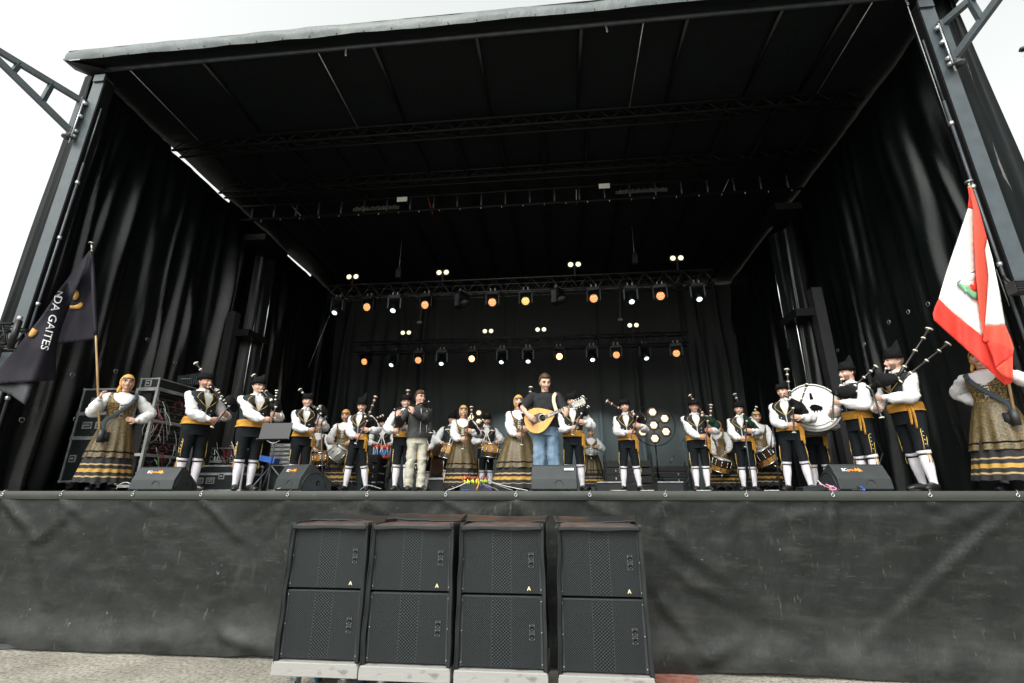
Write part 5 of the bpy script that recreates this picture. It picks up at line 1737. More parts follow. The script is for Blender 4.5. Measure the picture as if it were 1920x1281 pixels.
for sd in (-1, 1):
    sh, el, W = J[sd]
    inn = sh + Vector((-sd * .055, 0, -.01))
    m.tube([inn, sh + Vector((sd * .01, 0, 0)), sh.lerp(el, .4), sh.lerp(el, .8), sh.lerp(el, .98)], [.06, .075, .08, .080, .078], 18, k=4, wr=.14, wf=16, caps=False)
m.build('t_shirt', M['tee'], root)
m = f.mb(); shell(m, f, zr_(.80, 1.0, 8), .016)
legs_cloth(m, f, st, .96, .05, lambda z: .106 if z > .8 else (.100 if z > .5 else .098), wr=.2)
m.build('jeans', M['jeans'], root)
shoes(f, root, st)
t = thing('guitar', 'pear shaped acoustic guitar with honey coloured top played at centre stage', 'guitar', f.M @ G0)
gp = lambda a, s_, z=0: G0 + gd * a + gs * s_ + gz * z
outl = [(-.235, 0), (-.228, .07), (-.20, .125), (-.15, .168), (-.09, .19), (-.02, .188), (.05, .162), (.12, .118), (.18, .075), (.225, .040)]
outline = outl + [(a, -s_) for a, s_ in reversed(outl[1:])]
m = f.mb(); m.prism([gp(a, s_, .0) for a, s_ in outline], gz * -.075); body_g = m.build('soundbox', M['rosewood'], t, False)
m = f.mb(); m.prism([gp(a * .985, s_ * .985, .004) for a, s_ in outline], gz * -.003); m.build('soundboard', M['spruce'], body_g, False)
m = f.mb()
pg = [(-.13, -.05), (-.12, .05), (-.04, .09), (.05, .085), (.09, .06), (.06, .0), (.0, -.04)]
m.prism([gp(a - .01, s_ + .0, .0055) for a, s_ in pg], gz * -.001); m.build('pickguard', M['pickguard'], body_g, False)
m = f.mb(); c = gp(.045, 0, .0062)
m.prism([c + gd * .050 * math.cos(a) + gs * .050 * math.sin(a) for a in [2 * PI * i / 24 for i in range(24)]], gz * .0005); m.build('soundhole', M['velvet'], body_g, False)
m = f.mb(); m.tube([c + gd * .055 * math.cos(a) + gs * .055 * math.sin(a) for a in [2 * PI * i / 24 for i in range(25)]], .004, 5, False); m.build('rosette', M['cream'], body_g)
m = f.mb(); m.box((0, 0, 0), (.02, .12, .01), None)
m = f.mb(); m.bar(gp(-.13, -.05, .010), gp(-.13, .05, .010), .02, .012); m.build('bridge', M['fretboard'], body_g, False)
m = f.mb(); m.bar(gp(.09, 0, .012), gp(.53, 0, .012), .048, .016, ref=gz); m.bar(gp(.2, 0, -.005), gp(.53, 0, -.005), .045, .02, ref=gz); nk = m.build('neck', M['fretboard'], t, False)
m = f.mb()
for k in range(16): a = .12 + .40 * (1 - .86 ** k) / (1 - .86 ** 16) * 1.0; m.bar(gp(.53 - (a - .12), -.023, .0205), gp(.53 - (a - .12), .023, .0205), .003)
m.build('frets', M['metal'], nk, False)
m = f.mb()
for s_ in (-.015, -.005, .005, .015): m.tube([gp(-.13, s_, .018), gp(.56, s_, .024)], .0012, 4)
m.build('strings', M['metal'], nk)
m = f.mb(); m.prism([gp(.53, -.028, .012), gp(.55, -.040, .014), gp(.72, -.045, .0), gp(.73, -.02, .0), gp(.73, .02, .0), gp(.72, .045, .0), gp(.55, .040, .014), gp(.53, .028, .012)], gz * -.018); hd = m.build('headstock', M['pearl'], t, False)
m = f.mb()
for k in range(4):
    for s_ in (-1, 1): m.bar(gp(.575 + .038 * k, 0, .004), gp(.575 + .038 * k, s_ * .062, .0), .006); m.ball(gp(.575 + .038 * k, s_ * .062, .0), (.012, .012, .012), 8); m.tube([gp(.575 + .038 * k, s_ * .03, .012), gp(.575 + .038 * k, s_ * .03, .026)], .005, 6)
m.build('tuning_pegs', M['metal'], hd)
m = f.mb(); m.ball(gp(.755, .01, .02), (.03, .02, .022), 8); m.build('clip_on_tuner', M['black_plastic'], hd)
m = f.mb()
p = [f.S(2.6, 1.36, .04), f.S(1.3, 1.445, .045), f.S(.62, 1.40, .05), f.S(.55, 1.30, .055), f.px(1043, 770, .24)]
m.tube(p, [(.003, .028)] * 5, 8, k=4, ref=Vector((0, -1, 0))); m.build('shoulder_strap', M['strap_tan'], t)


# ---------------------------------------------------------------- drums and drummers
def drum(f, label, c, tilt, yaw, r, h, shell_m, hoop, style='snare', group='snare drums'):
    cw = f.M @ c
    t = thing('snare_drum', label, 'drum', cw, 0, group)
    ax = Matrix.Rotation(R(yaw), 3, 'Z') @ Matrix.Rotation(R(tilt), 3, 'Y') @ Vector((0, 0, 1))
    ax = (Matrix.Rotation(f.yaw, 3, 'Z') @ ax)
    a, b = frame_of(ax)
    P = lambda an, rr, z: cw + (a * math.cos(an) + b * math.sin(an)) * rr + ax * z
    m = MB(); m.lathe(cw - ax * h / 2, ax, [(r * .96, 0), (r * .96, h * .42), (r * .96, h * .58), (r * .96, h)], 28, m=0)
    if isinstance(shell_m, tuple):
        m = MB(); m.lathe(cw - ax * h / 2, ax, [(r * .96, 0), (r * .96, h * .38)], 28, m=1, caps=False); m.lathe(cw - ax * h / 2, ax, [(r * .962, h * .38), (r * .962, h)], 28, m=0, caps=False)
        m.build('shell', [M[shell_m[0]], M[shell_m[1]]], t)
    else: m.build('shell', M[shell_m], t)
    m = MB(); m.lathe(cw + ax * (h / 2 + .004), ax, [(r * .97, 0), (r * .9, .004), (0, .004)], 28); m.build('drumhead', M['drumhead'], t)
    for z in (-h / 2, h / 2):
        m = MB(); hh = .022 if style == 'snare' else h * .24
        zz = z if style == 'snare' else z * .80
        m.lathe(cw + ax * (zz - hh / 2), ax, [(r * .97, 0), (r * 1.03, 0), (r * 1.03, hh), (r * .97, hh)], 28, caps=False); m.build('hoop', M[hoop], t)
    m = MB()
    if style == 'snare':
        for k in range(10):
            an = 2 * PI * k / 10
            m.tube([P(an, r * 1.05, -h / 2), P(an, r * 1.05, h / 2)], .0055, 6); m.tube([P(an, r * 1.03, -h * .1), P(an, r * 1.03, h * .1)], .011, 6)
        m.build('tension_rods', M['metal'], t)
    else:
        for k in range(10):
            a0, a1, a2 = 2 * PI * k / 10, 2 * PI * (k + .5) / 10, 2 * PI * (k + 1) / 10
            m.tube([P(a0, r * 1.04, h * .42), P(a1, r * 1.04, -h * .42)], .0045, 5); m.tube([P(a1, r * 1.04, -h * .42), P(a2, r * 1.04, h * .42)], .0045, 5)
        m.build('lacing_cord', M['white_cord'], t)
        m = MB(); m.tube([P(.0, r * .9, -h * .5), P(.3, r * .9, -h * .95), cw - ax * h * 1.25 + Vector((0, -.05, 0)), P(PI - .3, r * .9, -h * .95), P(PI, r * .9, -h * .5)], .014, 7, k=4); m.build('rope_sling', M['rope'], t)
    # leg rest under the drum
    m = MB(); m.tube([P(-1.57, r * .8, -h / 2), P(-1.57, r * 1.0, -h / 2 - .08), P(-1.4, r * 1.1, -h / 2 - .13)], .008, 6); m.build('leg_rest', M['metal'], t)
    return t, cw, ax


def sticks(f, J, targets, label):
    for sd, tg in targets.items():
        sh, el, W = J[sd]
        d = (tg - W).normalized()
        g = W + d * .06
        m = f.mb(); m.tube([g - d * .12, g + d * .15, tg], [.008, .008, .0045], 7); 
        o = m.build('drumstick', M['pole_wood']); tag(o, label % ('right' if sd < 0 else 'left'), 'drumstick', 'drumsticks held by the drummers')


def drummer(px, py, h, sex, label, dpx, dlabel, shell_m, hoop, seed, tilt=10, yaw=0, r=.18, dh=.26, style='snare', hatk=(.03, 0, .06), beard=False, rel=0, d=.34, cord=True, full=1.0, short=''):
    f = Fig(px, py, h, sex, rel, 1.0, seed, (0, 10, 0))
    root = thing('person', label, 'person', f.loc, f.yaw, GP)
    st = std_stance(.10)
    c = f.px(*dpx, d)
    top = c + Vector((0, 0, dh / 2 / f.k))
    tg = {-1: top + Vector((-.02, -.02, .05)), 1: top + Vector((.03, -.02, .05))}
    arms = {-1: (top + Vector((-.21, .07, .10)), Vector((.7, -.5, -.1)), Vector((.2, .3, -1)), Vector((-.9, .4, -1)), 1.3, -1),
            1: (top + Vector((.21, .07, .10)), Vector((-.7, -.5, -.1)), Vector((-.2, .3, -1)), Vector((.9, .4, -1)), 1.3, 1)}
    J = make_body(f, root, arms, st, M['skin'])
    hair_cap(f, root, M['hair'], out=.004 if sex == 'f' else .010)
    if sex == 'm':
        hat(f, root, hatk[0], hatk[1], hatk[2]); dress_man(f, root, J, st, cord=cord)
        m = f.mb(); m.tube([f.H @ Vector((.07, .02, .06)), f.H @ Vector((.075, .03, .13)), f.H @ Vector((.07, .03, .2))], [(.004, .014), (.004, .016), (.002, .003)], 8, k=3); m.build('hat_feather', M['felt'], root)
    else:
        dress_woman(f, root, J, st, full); scarf(f, root)
    if beard: beard_(f, root)
    drum(f, dlabel, c, tilt, yaw, r, dh, shell_m, hoop, style)
    sticks(f, J, tg, 'wooden drumstick in the %s hand of the ' + short)
    return f, root


drummer(719, 784, 1.68, 'm', 'young drummer with white harness cords behind the red and blue drum', (716, 849), 'red and blue rope laced drum hanging from white cords', 'drum_blue', 'drum_red', 51, 2, 0, .19, .27, 'rope', short='drummer with the red and blue drum')
drummer(913, 779, 1.76, 'm', 'bearded drummer in black hat left of the woman beside the guitarist', (920, 846), 'amber and black snare drum of the bearded drummer', ('drum_gold', 'drum_dark'), 'metal', 52, 8, 0, .205, .30, beard=True, short='bearded drummer')
drummer(848, 777, 1.74, 'm', 'drummer in pointed black hat half hidden behind the woman piper', (842, 850), 'amber snare drum tilted behind the woman piper left of centre', ('drum_gold', 'drum_dark'), 'metal', 53, 18, 0, .19, .30, rel=14, hatk=(.09, 0, .07), short='drummer behind the woman piper')
drummer(799, 784, 1.72, 'm', 'drummer almost hidden behind the flute player, one white sleeve showing', (787, 860), 'snare drum hidden behind the flute player', ('drum_gold', 'drum_dark'), 'metal', 54, 8, 0, .19, .28, short='drummer behind the flute player')
drummer(650, 769, 1.62, 'f', 'woman drummer in golden headscarf behind the piper in the tall pointed hat', (634, 850), 'pale snare drum steeply tilted behind the piper with the tall hat', 'drum_pale', 'metal', 55, 38, 0, .17, .26, rel=-16, short='woman behind the tall hatted piper')
drummer(600, 792, 1.55, 'f', 'drummer hidden behind the fair young piper, only hands and drum showing', (603, 862), 'amber snare drum behind the second monitor from the left', ('drum_gold', 'drum_dark'), 'metal', 56, -6, 0, .18, .28, short='drummer behind the fair piper')
drummer(1107, 803, 1.60, 'f', 'woman drummer in golden headscarf behind the piper next to the guitarist', (1108, 848), 'small silver snare drum behind the piper next to the guitarist', 'drum_pale', 'metal', 57, 4, 0, .17, .16, full=.95, short='woman behind the guitar headstock')
drummer(1345, 790, 1.60, 'f', 'woman drummer between the two pipers with green bags', (1352, 872), 'amber snare drum tilted between the two pipers with green bags', ('drum_dark', 'drum_gold'), 'metal', 58, 22, 0, .20, .28, rel=-30, short='woman between the green bags')
drummer(1416, 772, 1.62, 'f', 'woman drummer in golden headscarf behind the short young piper', (1434, 857), 'amber snare drum leaning right of the short young piper', ('drum_dark', 'drum_gold'), 'metal', 59, -28, 0, .19, .28, rel=20, short='woman behind the short young piper')

# bass drum and its player
f = Fig(1512, 742, 1.62, 'm', -10, 1, 61)
root = thing('person', 'bass drummer hidden behind the big white drum at the right', 'person', f.loc, f.yaw, GP)
st = std_stance(.12)
arms = {-1: (Vector((-.42, -.30, 1.12)), Vector((.3, -.9, .1)), Vector((.6, 0, -.4)), None, 1.2, -1), 1: (Vector((.42, -.30, 1.12)), Vector((-.3, -.9, .1)), Vector((-.6, 0, -.4)), None, 1.2, 1)}
J = make_body(f, root, arms, st, M['skin']); hair_cap(f, root, M['hair']); hat(f, root); dress_man(f, root, J, st)
c = atY(1524, 764, f.loc.y - .42)
n_ = Vector((-.30, -.93, .14)).normalized()
t = thing('bass_drum', 'big white bass drum with a black bear like emblem at the right side', 'drum', c)
a_, b_ = frame_of(n_)
rr = .40
m = MB(); m.lathe(c - n_ * .32, n_, [(rr * .97, 0), (rr * .97, .30)], 44, caps=False); m.build('shell', M['drum_pale'], t)
m = MB(); m.lathe(c - n_ * .005, n_, [(rr * .97, 0), (rr * .9, .006), (0, .010)], 44); hd = m.build('drumhead', M['drumhead'], t)
m = MB(); m.lathe(c - n_ * .30, n_, [(rr * .95, -.02), (0, -.03)], 44); m.build('drumhead', M['drumhead'], t)
for q, w_ in ((-.035, .045), (-.31, .045)):
    m = MB(); m.lathe(c + n_ * q, n_, [(rr * .965, 0), (rr * 1.035, 0), (rr * 1.035, w_), (rr * .965, w_)], 44, caps=False); m.build('hoop', M['white'] if q > -.1 else M['alu_dull'], t)
m = MB(); m.tube([c + n_ * .013 + (a_ * math.cos(q) + b_ * math.sin(q)) * rr * .985 for q in [2 * PI * i / 40 for i in range(41)]], .004, 5, False); m.build('hoop_line', M['velvet'], t)
m = MB(); m.tube([c + n_ * .008 + (a_ * math.cos(q) + b_ * math.sin(q)) * rr * .80 for q in [PI * .5 + PI * 1.5 * i / 30 for i in range(17)]], .005, 5, False); m.build('printed_arc', M['shield_line'], hd)
# emblem
ux = Vector((0, 0, 1)).cross(n_).normalized(); ux = ux if ux.x > 0 else -ux; uz = n_.cross(ux); uz = uz if uz.z > 0 else -uz
E0 = c + n_ * .011 + ux * .04 + uz * -.02
em = [(-.10, .02), (-.06, .07), (.0, .075), (.06, .05), (.11, .02), (.10, -.05), (.07, -.04), (.06, -.09), (.045, -.04), (.02, -.045), (.015, -.10), (.0, -.05), (-.02, -.05), (-.03, -.10), (-.045, -.05), (-.06, -.04), (-.08, -.09), (-.085, -.02)]
m = MB(); m.prism([E0 + ux * x * .9 + uz * y * .9 for x, y in em], n_ * .0012); m.build('emblem', M['velvet'], hd, False)
tp = atY(1512, 745, c.y - .30)
m = MB(); q0 = atY(1516, 727, c.y - .32); m.tube([q0, atY(1519, 737, c.y - .32)], .004, 5); m.lathe(atY(1519, 737, c.y - .32), (0.05, 0, -1), [(.012, 0), (.018, .02), (.026, .10), (.024, .11)], 10)
tag(m.build('tassel', M['velvet']), 'black tassel hanging from the drone in front of the bass drum', 'tassel')

# ================================================================== FLAGS
def cloth_piece(polys, Y, f3, sub=4):
    """polys: list of (material index, outline in photograph pixels, depth offset). One cloth mesh."""
    mb = MB()
    for mi, poly, dz in polys:
        bm = bmesh.new()
        vs = [bm.verts.new((p[0], p[1], 0)) for p in poly]
        bm.faces.new(vs)
        bmesh.ops.triangulate(bm, faces=bm.faces[:])
        for _ in range(sub):
            bmesh.ops.subdivide_edges(bm, edges=[e for e in bm.edges if e.calc_length() > 9], cuts=1, use_grid_fill=True)
            bmesh.ops.triangulate(bm, faces=bm.faces[:])
        bm.verts.ensure_lookup_table()
        V = []
        for v in bm.verts:
            dd = dz(v.co.x, v.co.y) if callable(dz) else dz
            V.append(atY(v.co.x, v.co.y, Y + dd + f3(v.co.x, v.co.y)))
        mb.add(V, [tuple(q.index for q in fc.verts) for fc in bm.faces], mi)
        bm.free()
    return mb


def thicken(o, th):
    md = o.modifiers.new('cloth_thickness', 'SOLIDIFY'); md.thickness = th; md.offset = 0
    return o


# black flag, held by the woman at the far left
YL = fL.loc.y - .30
t = thing('flag', 'black flag with white lettering and gold emblem drooping from a pole at the far left', 'flag', atY(187, 800, YL), 0, 'flags on poles')
pt, pb = atY(172, 470, YL), fL.M @ cL
m = MB(); m.tube([pt, pt.lerp(pb, .5), pb - Vector((0, 0, .05))], .014, 10); m.build('pole', M['pole_wood'], t)
m = MB(); q = atY(172, 457, YL); m.tube([pt, q], [.012, .014], 10); m.tube([q, q + Vector((0, 0, .012))], [.045, .045], 14); m.build('finial', M['galv'], t)


def fl_l(x, y):
    s = (x - 172) * .9 + (y - 470) * .33
    return .035 * math.sin(s * .055) + .02 * math.sin(s * .12 + y * .01)


def swing(x, y):
    """the free end of the cloth is blown towards the audience"""
    return -.06 - .62 * (1 - math.exp(-max(0, 128 - x) * .022))


near = [(166, 472), (174, 478), (178, 560), (183, 636), (150, 640), (108, 645), (112, 612), (131, 562), (140, 536), (156, 500)]
main = [(168, 470), (160, 503), (145, 538), (135, 562), (116, 613), (106, 650), (105, 672), (104, 713), (60, 716), (30, 717), (-22, 722), (-10, 700), (10, 678), (50, 628), (80, 590), (113, 541), (140, 505)]
low = [(-22, 720), (30, 717), (64, 716), (56, 742), (47, 760), (20, 740), (-20, 726)]
edge = [(103, 670), (107, 672), (104, 713), (62, 717), (78, 700), (96, 690)]
m = cloth_piece([(0, near, .03), (0, main, swing), (1, low, lambda x, y: swing(x, y) + .05)], YL, fl_l)
o = m.build('flag_cloth', [M['flag_black'], M['flag_grey']], t); thicken(o, .003)
sb = pt.lerp(pb, .49)
m = MB(); m.tube([pt - Vector((0, 0, .02)), pt.lerp(sb, .3), pt.lerp(sb, .65), sb], [(.022, .03), (.03, .026), (.028, .034), (.026, .028)], 10, k=4, wr=.2); m.build('pole_sleeve', M['flag_black'], o)
# lettering follows the hanging cloth; it reads down the flag
def flag_text(body, a, b, size_px, Y, dy, f3, mt, parent, name='lettering'):
    tm = text_mesh(body, 1.0, Matrix.Identity(4), .0)
    xs = [v.x for v in tm.v]; ys = [v.y for v in tm.v]
    x0, x1 = min(xs), max(xs); ym = (min(ys) + max(ys)) / 2; hh = max(ys) - min(ys)
    A, B = Vector((*a, 0)), Vector((*b, 0)); d = (B - A).normalized(); nn = Vector((d.y, -d.x, 0))
    out = MB(); V = []
    for v in tm.v:
        u = (v.x - x0) / (x1 - x0); w = (v.y - ym) / hh * size_px
        p = A.lerp(B, u) + nn * w
        V.append(atY(p.x, p.y, Y + dy(p.x, p.y) + f3(p.x, p.y)))
    out.add(V, tm.f)
    return thicken(out.build(name, mt, parent, False), .002)


flag_text("DA GAITES", (110, 556), (83, 656), 15, YL, lambda x, y: swing(x, y) - .012, fl_l, M['flag_white'], o)
flag_text("N", (113.5, 547), (111, 556), 9, YL, lambda x, y: swing(x, y) - .012, fl_l, M['flag_white'], o)
m = cloth_piece([(0, [(140, 547), (144, 544), (148, 549), (148, 556), (144, 562), (137, 563), (136, 555)], .022)], YL, fl_l, 1); thicken(m.build('emblem_disc', M['flag_gold'], o), .002)
m = cloth_piece([(0, [(131, 573), (140, 573), (147, 570), (151, 567), (155, 569), (155, 574), (149, 579), (140, 580), (131, 579)], .022)], YL, fl_l, 1); thicken(m.build('emblem_arc', M['flag_gold'], o), .002)
m = cloth_piece([(0, [(61, 615), (71, 620), (66, 628), (59, 633), (53, 630), (54, 625)], lambda x, y: swing(x, y) - .012)], YL, fl_l, 1); thicken(m.build('emblem_patch', M['flag_gold'], o), .002)

# red and white flag
YRf = fR.loc.y - .34
DZ = -.07
t = thing('flag', 'red bordered white flag with green shield hanging from a pole at the far right', 'flag', atY(1885, 760, YRf), 0, 'flags on poles')
CQ = lambda x, y: (1720 + x * .3279, 320 + y * .3279)
pt, pb = atY(1817, 350, YRf), fR.M @ cR
m = MB(); m.tube([pt, pt.lerp(pb, .5), pb - Vector((0, 0, .05))], .014, 10); m.build('pole', M['pole_wood'], t)
m = MB(); q = atY(1816.5, 342, YRf); m.tube([pt, q], [.012, .016], 10); m.tube([q, q + Vector((0, 0, .012))], [.045, .045], 14); m.build('finial', M['galv'], t)


def fl_r(x, y):
    s = (x - 1815) - (y - 350) * .12
    return .03 * math.sin(s * .09) * min(1, (y - 350) / 150) + .012 * math.sin(s * .21 + y * .02)


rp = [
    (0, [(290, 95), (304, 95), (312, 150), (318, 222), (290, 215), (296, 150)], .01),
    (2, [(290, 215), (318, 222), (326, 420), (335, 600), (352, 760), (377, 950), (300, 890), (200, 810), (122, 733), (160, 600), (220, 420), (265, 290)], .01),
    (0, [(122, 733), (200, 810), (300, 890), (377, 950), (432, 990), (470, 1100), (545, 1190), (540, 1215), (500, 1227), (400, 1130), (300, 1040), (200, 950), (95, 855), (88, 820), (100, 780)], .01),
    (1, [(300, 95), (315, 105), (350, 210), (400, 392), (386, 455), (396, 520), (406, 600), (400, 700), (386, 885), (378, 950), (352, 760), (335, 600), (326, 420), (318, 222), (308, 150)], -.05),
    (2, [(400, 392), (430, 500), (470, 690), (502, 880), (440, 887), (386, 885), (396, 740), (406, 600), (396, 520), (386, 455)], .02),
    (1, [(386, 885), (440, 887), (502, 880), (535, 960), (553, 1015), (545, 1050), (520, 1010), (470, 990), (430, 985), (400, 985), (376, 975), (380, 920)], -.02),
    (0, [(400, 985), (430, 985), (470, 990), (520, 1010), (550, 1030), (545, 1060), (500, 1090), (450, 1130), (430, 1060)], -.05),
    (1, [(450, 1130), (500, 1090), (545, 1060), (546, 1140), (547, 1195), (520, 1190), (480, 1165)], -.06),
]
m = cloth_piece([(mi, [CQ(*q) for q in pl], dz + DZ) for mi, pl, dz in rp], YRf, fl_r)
o = m.build('flag_cloth', [M['red_fabric'], M['red_fabric_backlit'], M['white_fabric']], t); thicken(o, .003)
sh = [(331, 573), (231, 640), (232, 655), (262, 680), (272, 697), (285, 697), (318, 730), (346, 738), (340, 650)]
m = cloth_piece([(0, [CQ(*q) for q in sh], -.002 + DZ)], YRf, fl_r, 1); so = m.build('shield', M['white_fabric'], o); thicken(so, .003)
m = cloth_piece([(0, [CQ(*q) for q in ((234, 638), (262, 652), (290, 655), (305, 678), (325, 690), (342, 690), (346, 737), (318, 729), (286, 696), (272, 695), (262, 679), (234, 655))], -.006 + DZ)], YRf, fl_r, 1); thicken(m.build('shield_base', M['shield_green'], so), .002)
m = cloth_piece([(0, [CQ(*q) for q in ((298, 655), (318, 640), (334, 628), (342, 690), (325, 692), (305, 676))], -.008 + DZ)], YRf, fl_r, 1); thicken(m.build('shield_charge', M['red_fabric'], so), .002)
m = MB(); m.tube([atY(*CQ(*q), YRf - .012 + DZ + fl_r(*CQ(*q))) for q in sh[:-1]], .008, 5); m.build('shield_outline', M['shield_line'], so)
m = MB(); m.tube([atY(*CQ(*q), YRf - .010 + DZ + fl_r(*CQ(*q))) for q in ((262, 640), (300, 628), (326, 622))], .002, 4); m.ball(atY(*CQ(282, 668), YRf - .012 + DZ + fl_r(*CQ(282, 668))), .008, 6); m.build('shield_detail', M['flag_gold'], so)


# ================================================================== EQUIPMENT
def edges_box(mb, lo, hi, w=.028, M4=None):
    """aluminium extrusions on the 12 edges"""
    (x0, y0, z0), (x1, y1, z1) = lo, hi
    e = w / 2 - .004
    for y in (y0, y1):
        for z in (z0, z1): mb.box(((x0 + x1) / 2, y + (e if y == y0 else -e) , z + (e if z == z0 else -e)), (x1 - x0 - 2 * w, w, w), None)
    for x in (x0, x1):
        for z in (z0, z1): mb.box((x + (e if x == x0 else -e), (y0 + y1) / 2, z + (e if z == z0 else -e)), (w, y1 - y0 - 2 * w, w), None)
        for y in (y0, y1): mb.box((x + (e if x == x0 else -e), y + (e if y == y0 else -e), (z0 + z1) / 2), (w, w, z1 - z0 - 2 * w), None)
    for x in (x0, x1):
        for y in (y0, y1):
            for z in (z0, z1): mb.box((x + (e if x == x0 else -e), y + (e if y == y0 else -e), z + (e if z == z0 else -e)), (w * 1.5, w * 1.5, w * 1.5))


def flight_case(label, c, s, rotz=0, group=None, lid=None, latch=(), handle=(), casters=False, panel='case', w=.028, name='flight_case'):
    """c: centre of the base; s: size. latch/handle: x positions on the front face as (x, z)"""
    t = thing(name, label, 'flight case', c, rotz, group)
    M4 = WM[t.name]
    z0 = .13 if casters else 0
    lo, hi = (-s[0] / 2, -s[1] / 2, z0), (s[0] / 2, s[1] / 2, z0 + s[2])
    mb = MB(M4); mb.box((0, 0, z0 + s[2] / 2), (s[0] - .012, s[1] - .012, s[2] - .012)); mb.build('panel', M[panel], t, False)
    mb = MB(M4); edges_box(mb, lo, hi, w)
    if lid:
        for q in (-.5, .5): mb.box((0, q * s[1], z0 + lid), (s[0] - 2 * w, .014, w * 1.5)); mb.box((q * s[0], 0, z0 + lid), (.014, s[1] - 2 * w, w * 1.5))
    mb.build('edge_trim', M['alu'], t, False)
    for (x, z) in latch:
        mb = MB(M4); mb.box((x, -s[1] / 2 - .004, z0 + z), (.11, .012, .11)); la = mb.build('latch_plate', M['alu'], t, False)
        mb = MB(M4); mb.box((x, -s[1] / 2 - .012, z0 + z), (.075, .006, .075)); mb.build('latch_recess', M['case'], la, False)
        mb = MB(M4); mb.box((x, -s[1] / 2 - .018, z0 + z), (.05, .008, .028)); mb.build('latch_wing', M['galv'], la, False)
    for (x, z) in handle:
        mb = MB(M4)
        for q in (-1, 1):
            mb.box((x + q * .075, -s[1] / 2 - .004, z0 + z), (.018, .01, .11)); mb.box((x, -s[1] / 2 - .004, z0 + z + q * .046), (.132, .01, .018))
        mb.tube([(x - .05, -s[1] / 2 - .014, z0 + z - .01), (x + .05, -s[1] / 2 - .014, z0 + z - .01)], .010, 8)
        mb.box((x, -s[1] / 2 - .007, z0 + z + .018), (.10, .006, .012))
        mb.build('recessed_handle', M['alu'], t, False)
    if casters:
        for sx in (-1, 1):
            for sy in (-1, 1):
                mb = MB(M4); mb.lathe((sx * (s[0] / 2 - .1) - .02, sy * (s[1] / 2 - .1), .055), (1, 0, 0), [(.05, 0), (.05, .035)], 14); wh = mb.build('caster', M['rubber'], t)
                mb = MB(M4); mb.box((sx * (s[0] / 2 - .1), sy * (s[1] / 2 - .1), .115), (.08, .08, .03)); mb.box((sx * (s[0] / 2 - .1) + .03, sy * (s[1] / 2 - .1), .08), (.005, .05, .06)); mb.build('caster_fork', M['galv'], wh, False)
    return t


# left stack of three large flight cases
GC = 'large flight cases stacked behind the left flag bearer'
xc = (-7.87 - 7.20) / 2; sc_ = .665
zA = [0, .82 - .0, 1.21, 1.62]
flight_case('bottom flight case on casters of the tall stack behind the left flag bearer', (xc, 7.55, 0), (sc_, 1.05, .68), 0, GC, casters=True, latch=((-.2, .36),))
flight_case('middle flight case of the tall stack behind the left flag bearer', (xc, 7.55, .815), (sc_, 1.05, .39), 0, GC, handle=((-.10, .20), (.13, .20)))
flight_case('top flight case of the tall stack behind the left flag bearer', (xc, 7.55, 1.21), (sc_, 1.05, .41), 0, GC, handle=((-.06, .20), (.16, .20)))


# open rack full of cables
def cables(n, lo, hi, seed, mats, r=(.004, .008), sag=.25, group=None, parent=None):
    rc = random.Random(seed)
    by = {}
    for i in range(n):
        k = rc.choice(mats)
        a = Vector([rc.uniform(l, h) for l, h in zip(lo, hi)]); b = a + Vector((rc.uniform(-.02, .06), rc.uniform(-.25, .25), rc.uniform(-.5, .1)))
        b = Vector([min(max(q, l), h) for q, l, h in zip(b, lo, hi)])
        mid = a.lerp(b, .5) + Vector((rc.uniform(.0, .08), rc.uniform(-.08, .08), -rc.uniform(.02, sag)))
        mid.z = max(mid.z, lo[2])
        by.setdefault(k, MB()).tube([a, a.lerp(mid, .5) + Vector((.02, 0, .0)), mid, mid.lerp(b, .5), b], rc.uniform(*r), 6, k=4)
    for k, mb in by.items():
        mb.build('cable_bundle', M[k], parent)


t = thing('equipment_rack', 'open aluminium equipment rack overflowing with coloured cables, left of the first piper', 'rack', (-6.95, 7.75, 0))
rx0, rx1, ry0, ry1 = -7.10, -6.74, 7.25, 8.25
mb = MB()
for x in (rx0, rx1):
    for y in (ry0, ry1): mb.box((x, y, .85), (.045, .045, 1.62))
for z in (.07, .56, 1.12, 1.64):
    for x in (rx0, rx1): mb.box((x, (ry0 + ry1) / 2, z), (.04, ry1 - ry0 - .05, .045))
    for y in (ry0, ry1): mb.box(((rx0 + rx1) / 2, y, z), (rx1 - rx0 - .05, .04, .045))
mb.build('frame', M['alu'], t, False)
mb = MB(); mb.box((rx0 + .12, 7.75, .85), (.2, .90, 1.5)); mb.build('rack_units', M['gear'], t, False)
rc = random.Random(5)
for k in range(14):
    z = .16 + k * .105
    mb = MB(); mb.box((rx0 + .235, 7.75, z), (.012, .86, .012)); mb.build('rack_rail', M['alu_dull'], t, False)
mb = MB()
for k in range(120):
    mb.box((rx0 + .235, rc.uniform(7.33, 8.17), rc.uniform(.15, 1.55)), (.02, .022, .018))
mb.build('sockets', M['alu_dull'], t, False)
for k in range(16):
    mb = MB(); mb.lathe((rx0 + .235, rc.uniform(7.33, 8.17), rc.uniform(.35, 1.5)), (1, 0, 0), [(.018, 0), (.015, .03)], 8); mb.build('red_connector', M['cable_red'], t)
cables(70, (rx0 + .24, ry0, .1), (rx1 + .04, ry1, 1.6), 8, ['cable_black'] * 5 + ['cable_grey'] * 3 + ['cable_red', 'cable_pink', 'cable_green', 'cable_white', 'cable_white'], parent=t)
flight_case('small flight case with steel latch lying on top of the cable rack', (-6.93, 7.72, 1.665), (.34, .92, .17), 0, None, latch=((-.02, .085),), w=.02)
p = atY(362, 715, 8.4)
t = thing('amplifier', 'tilted black ribbed amplifier behind the first piper', 'amplifier', (p.x, 8.5, p.z - .12))
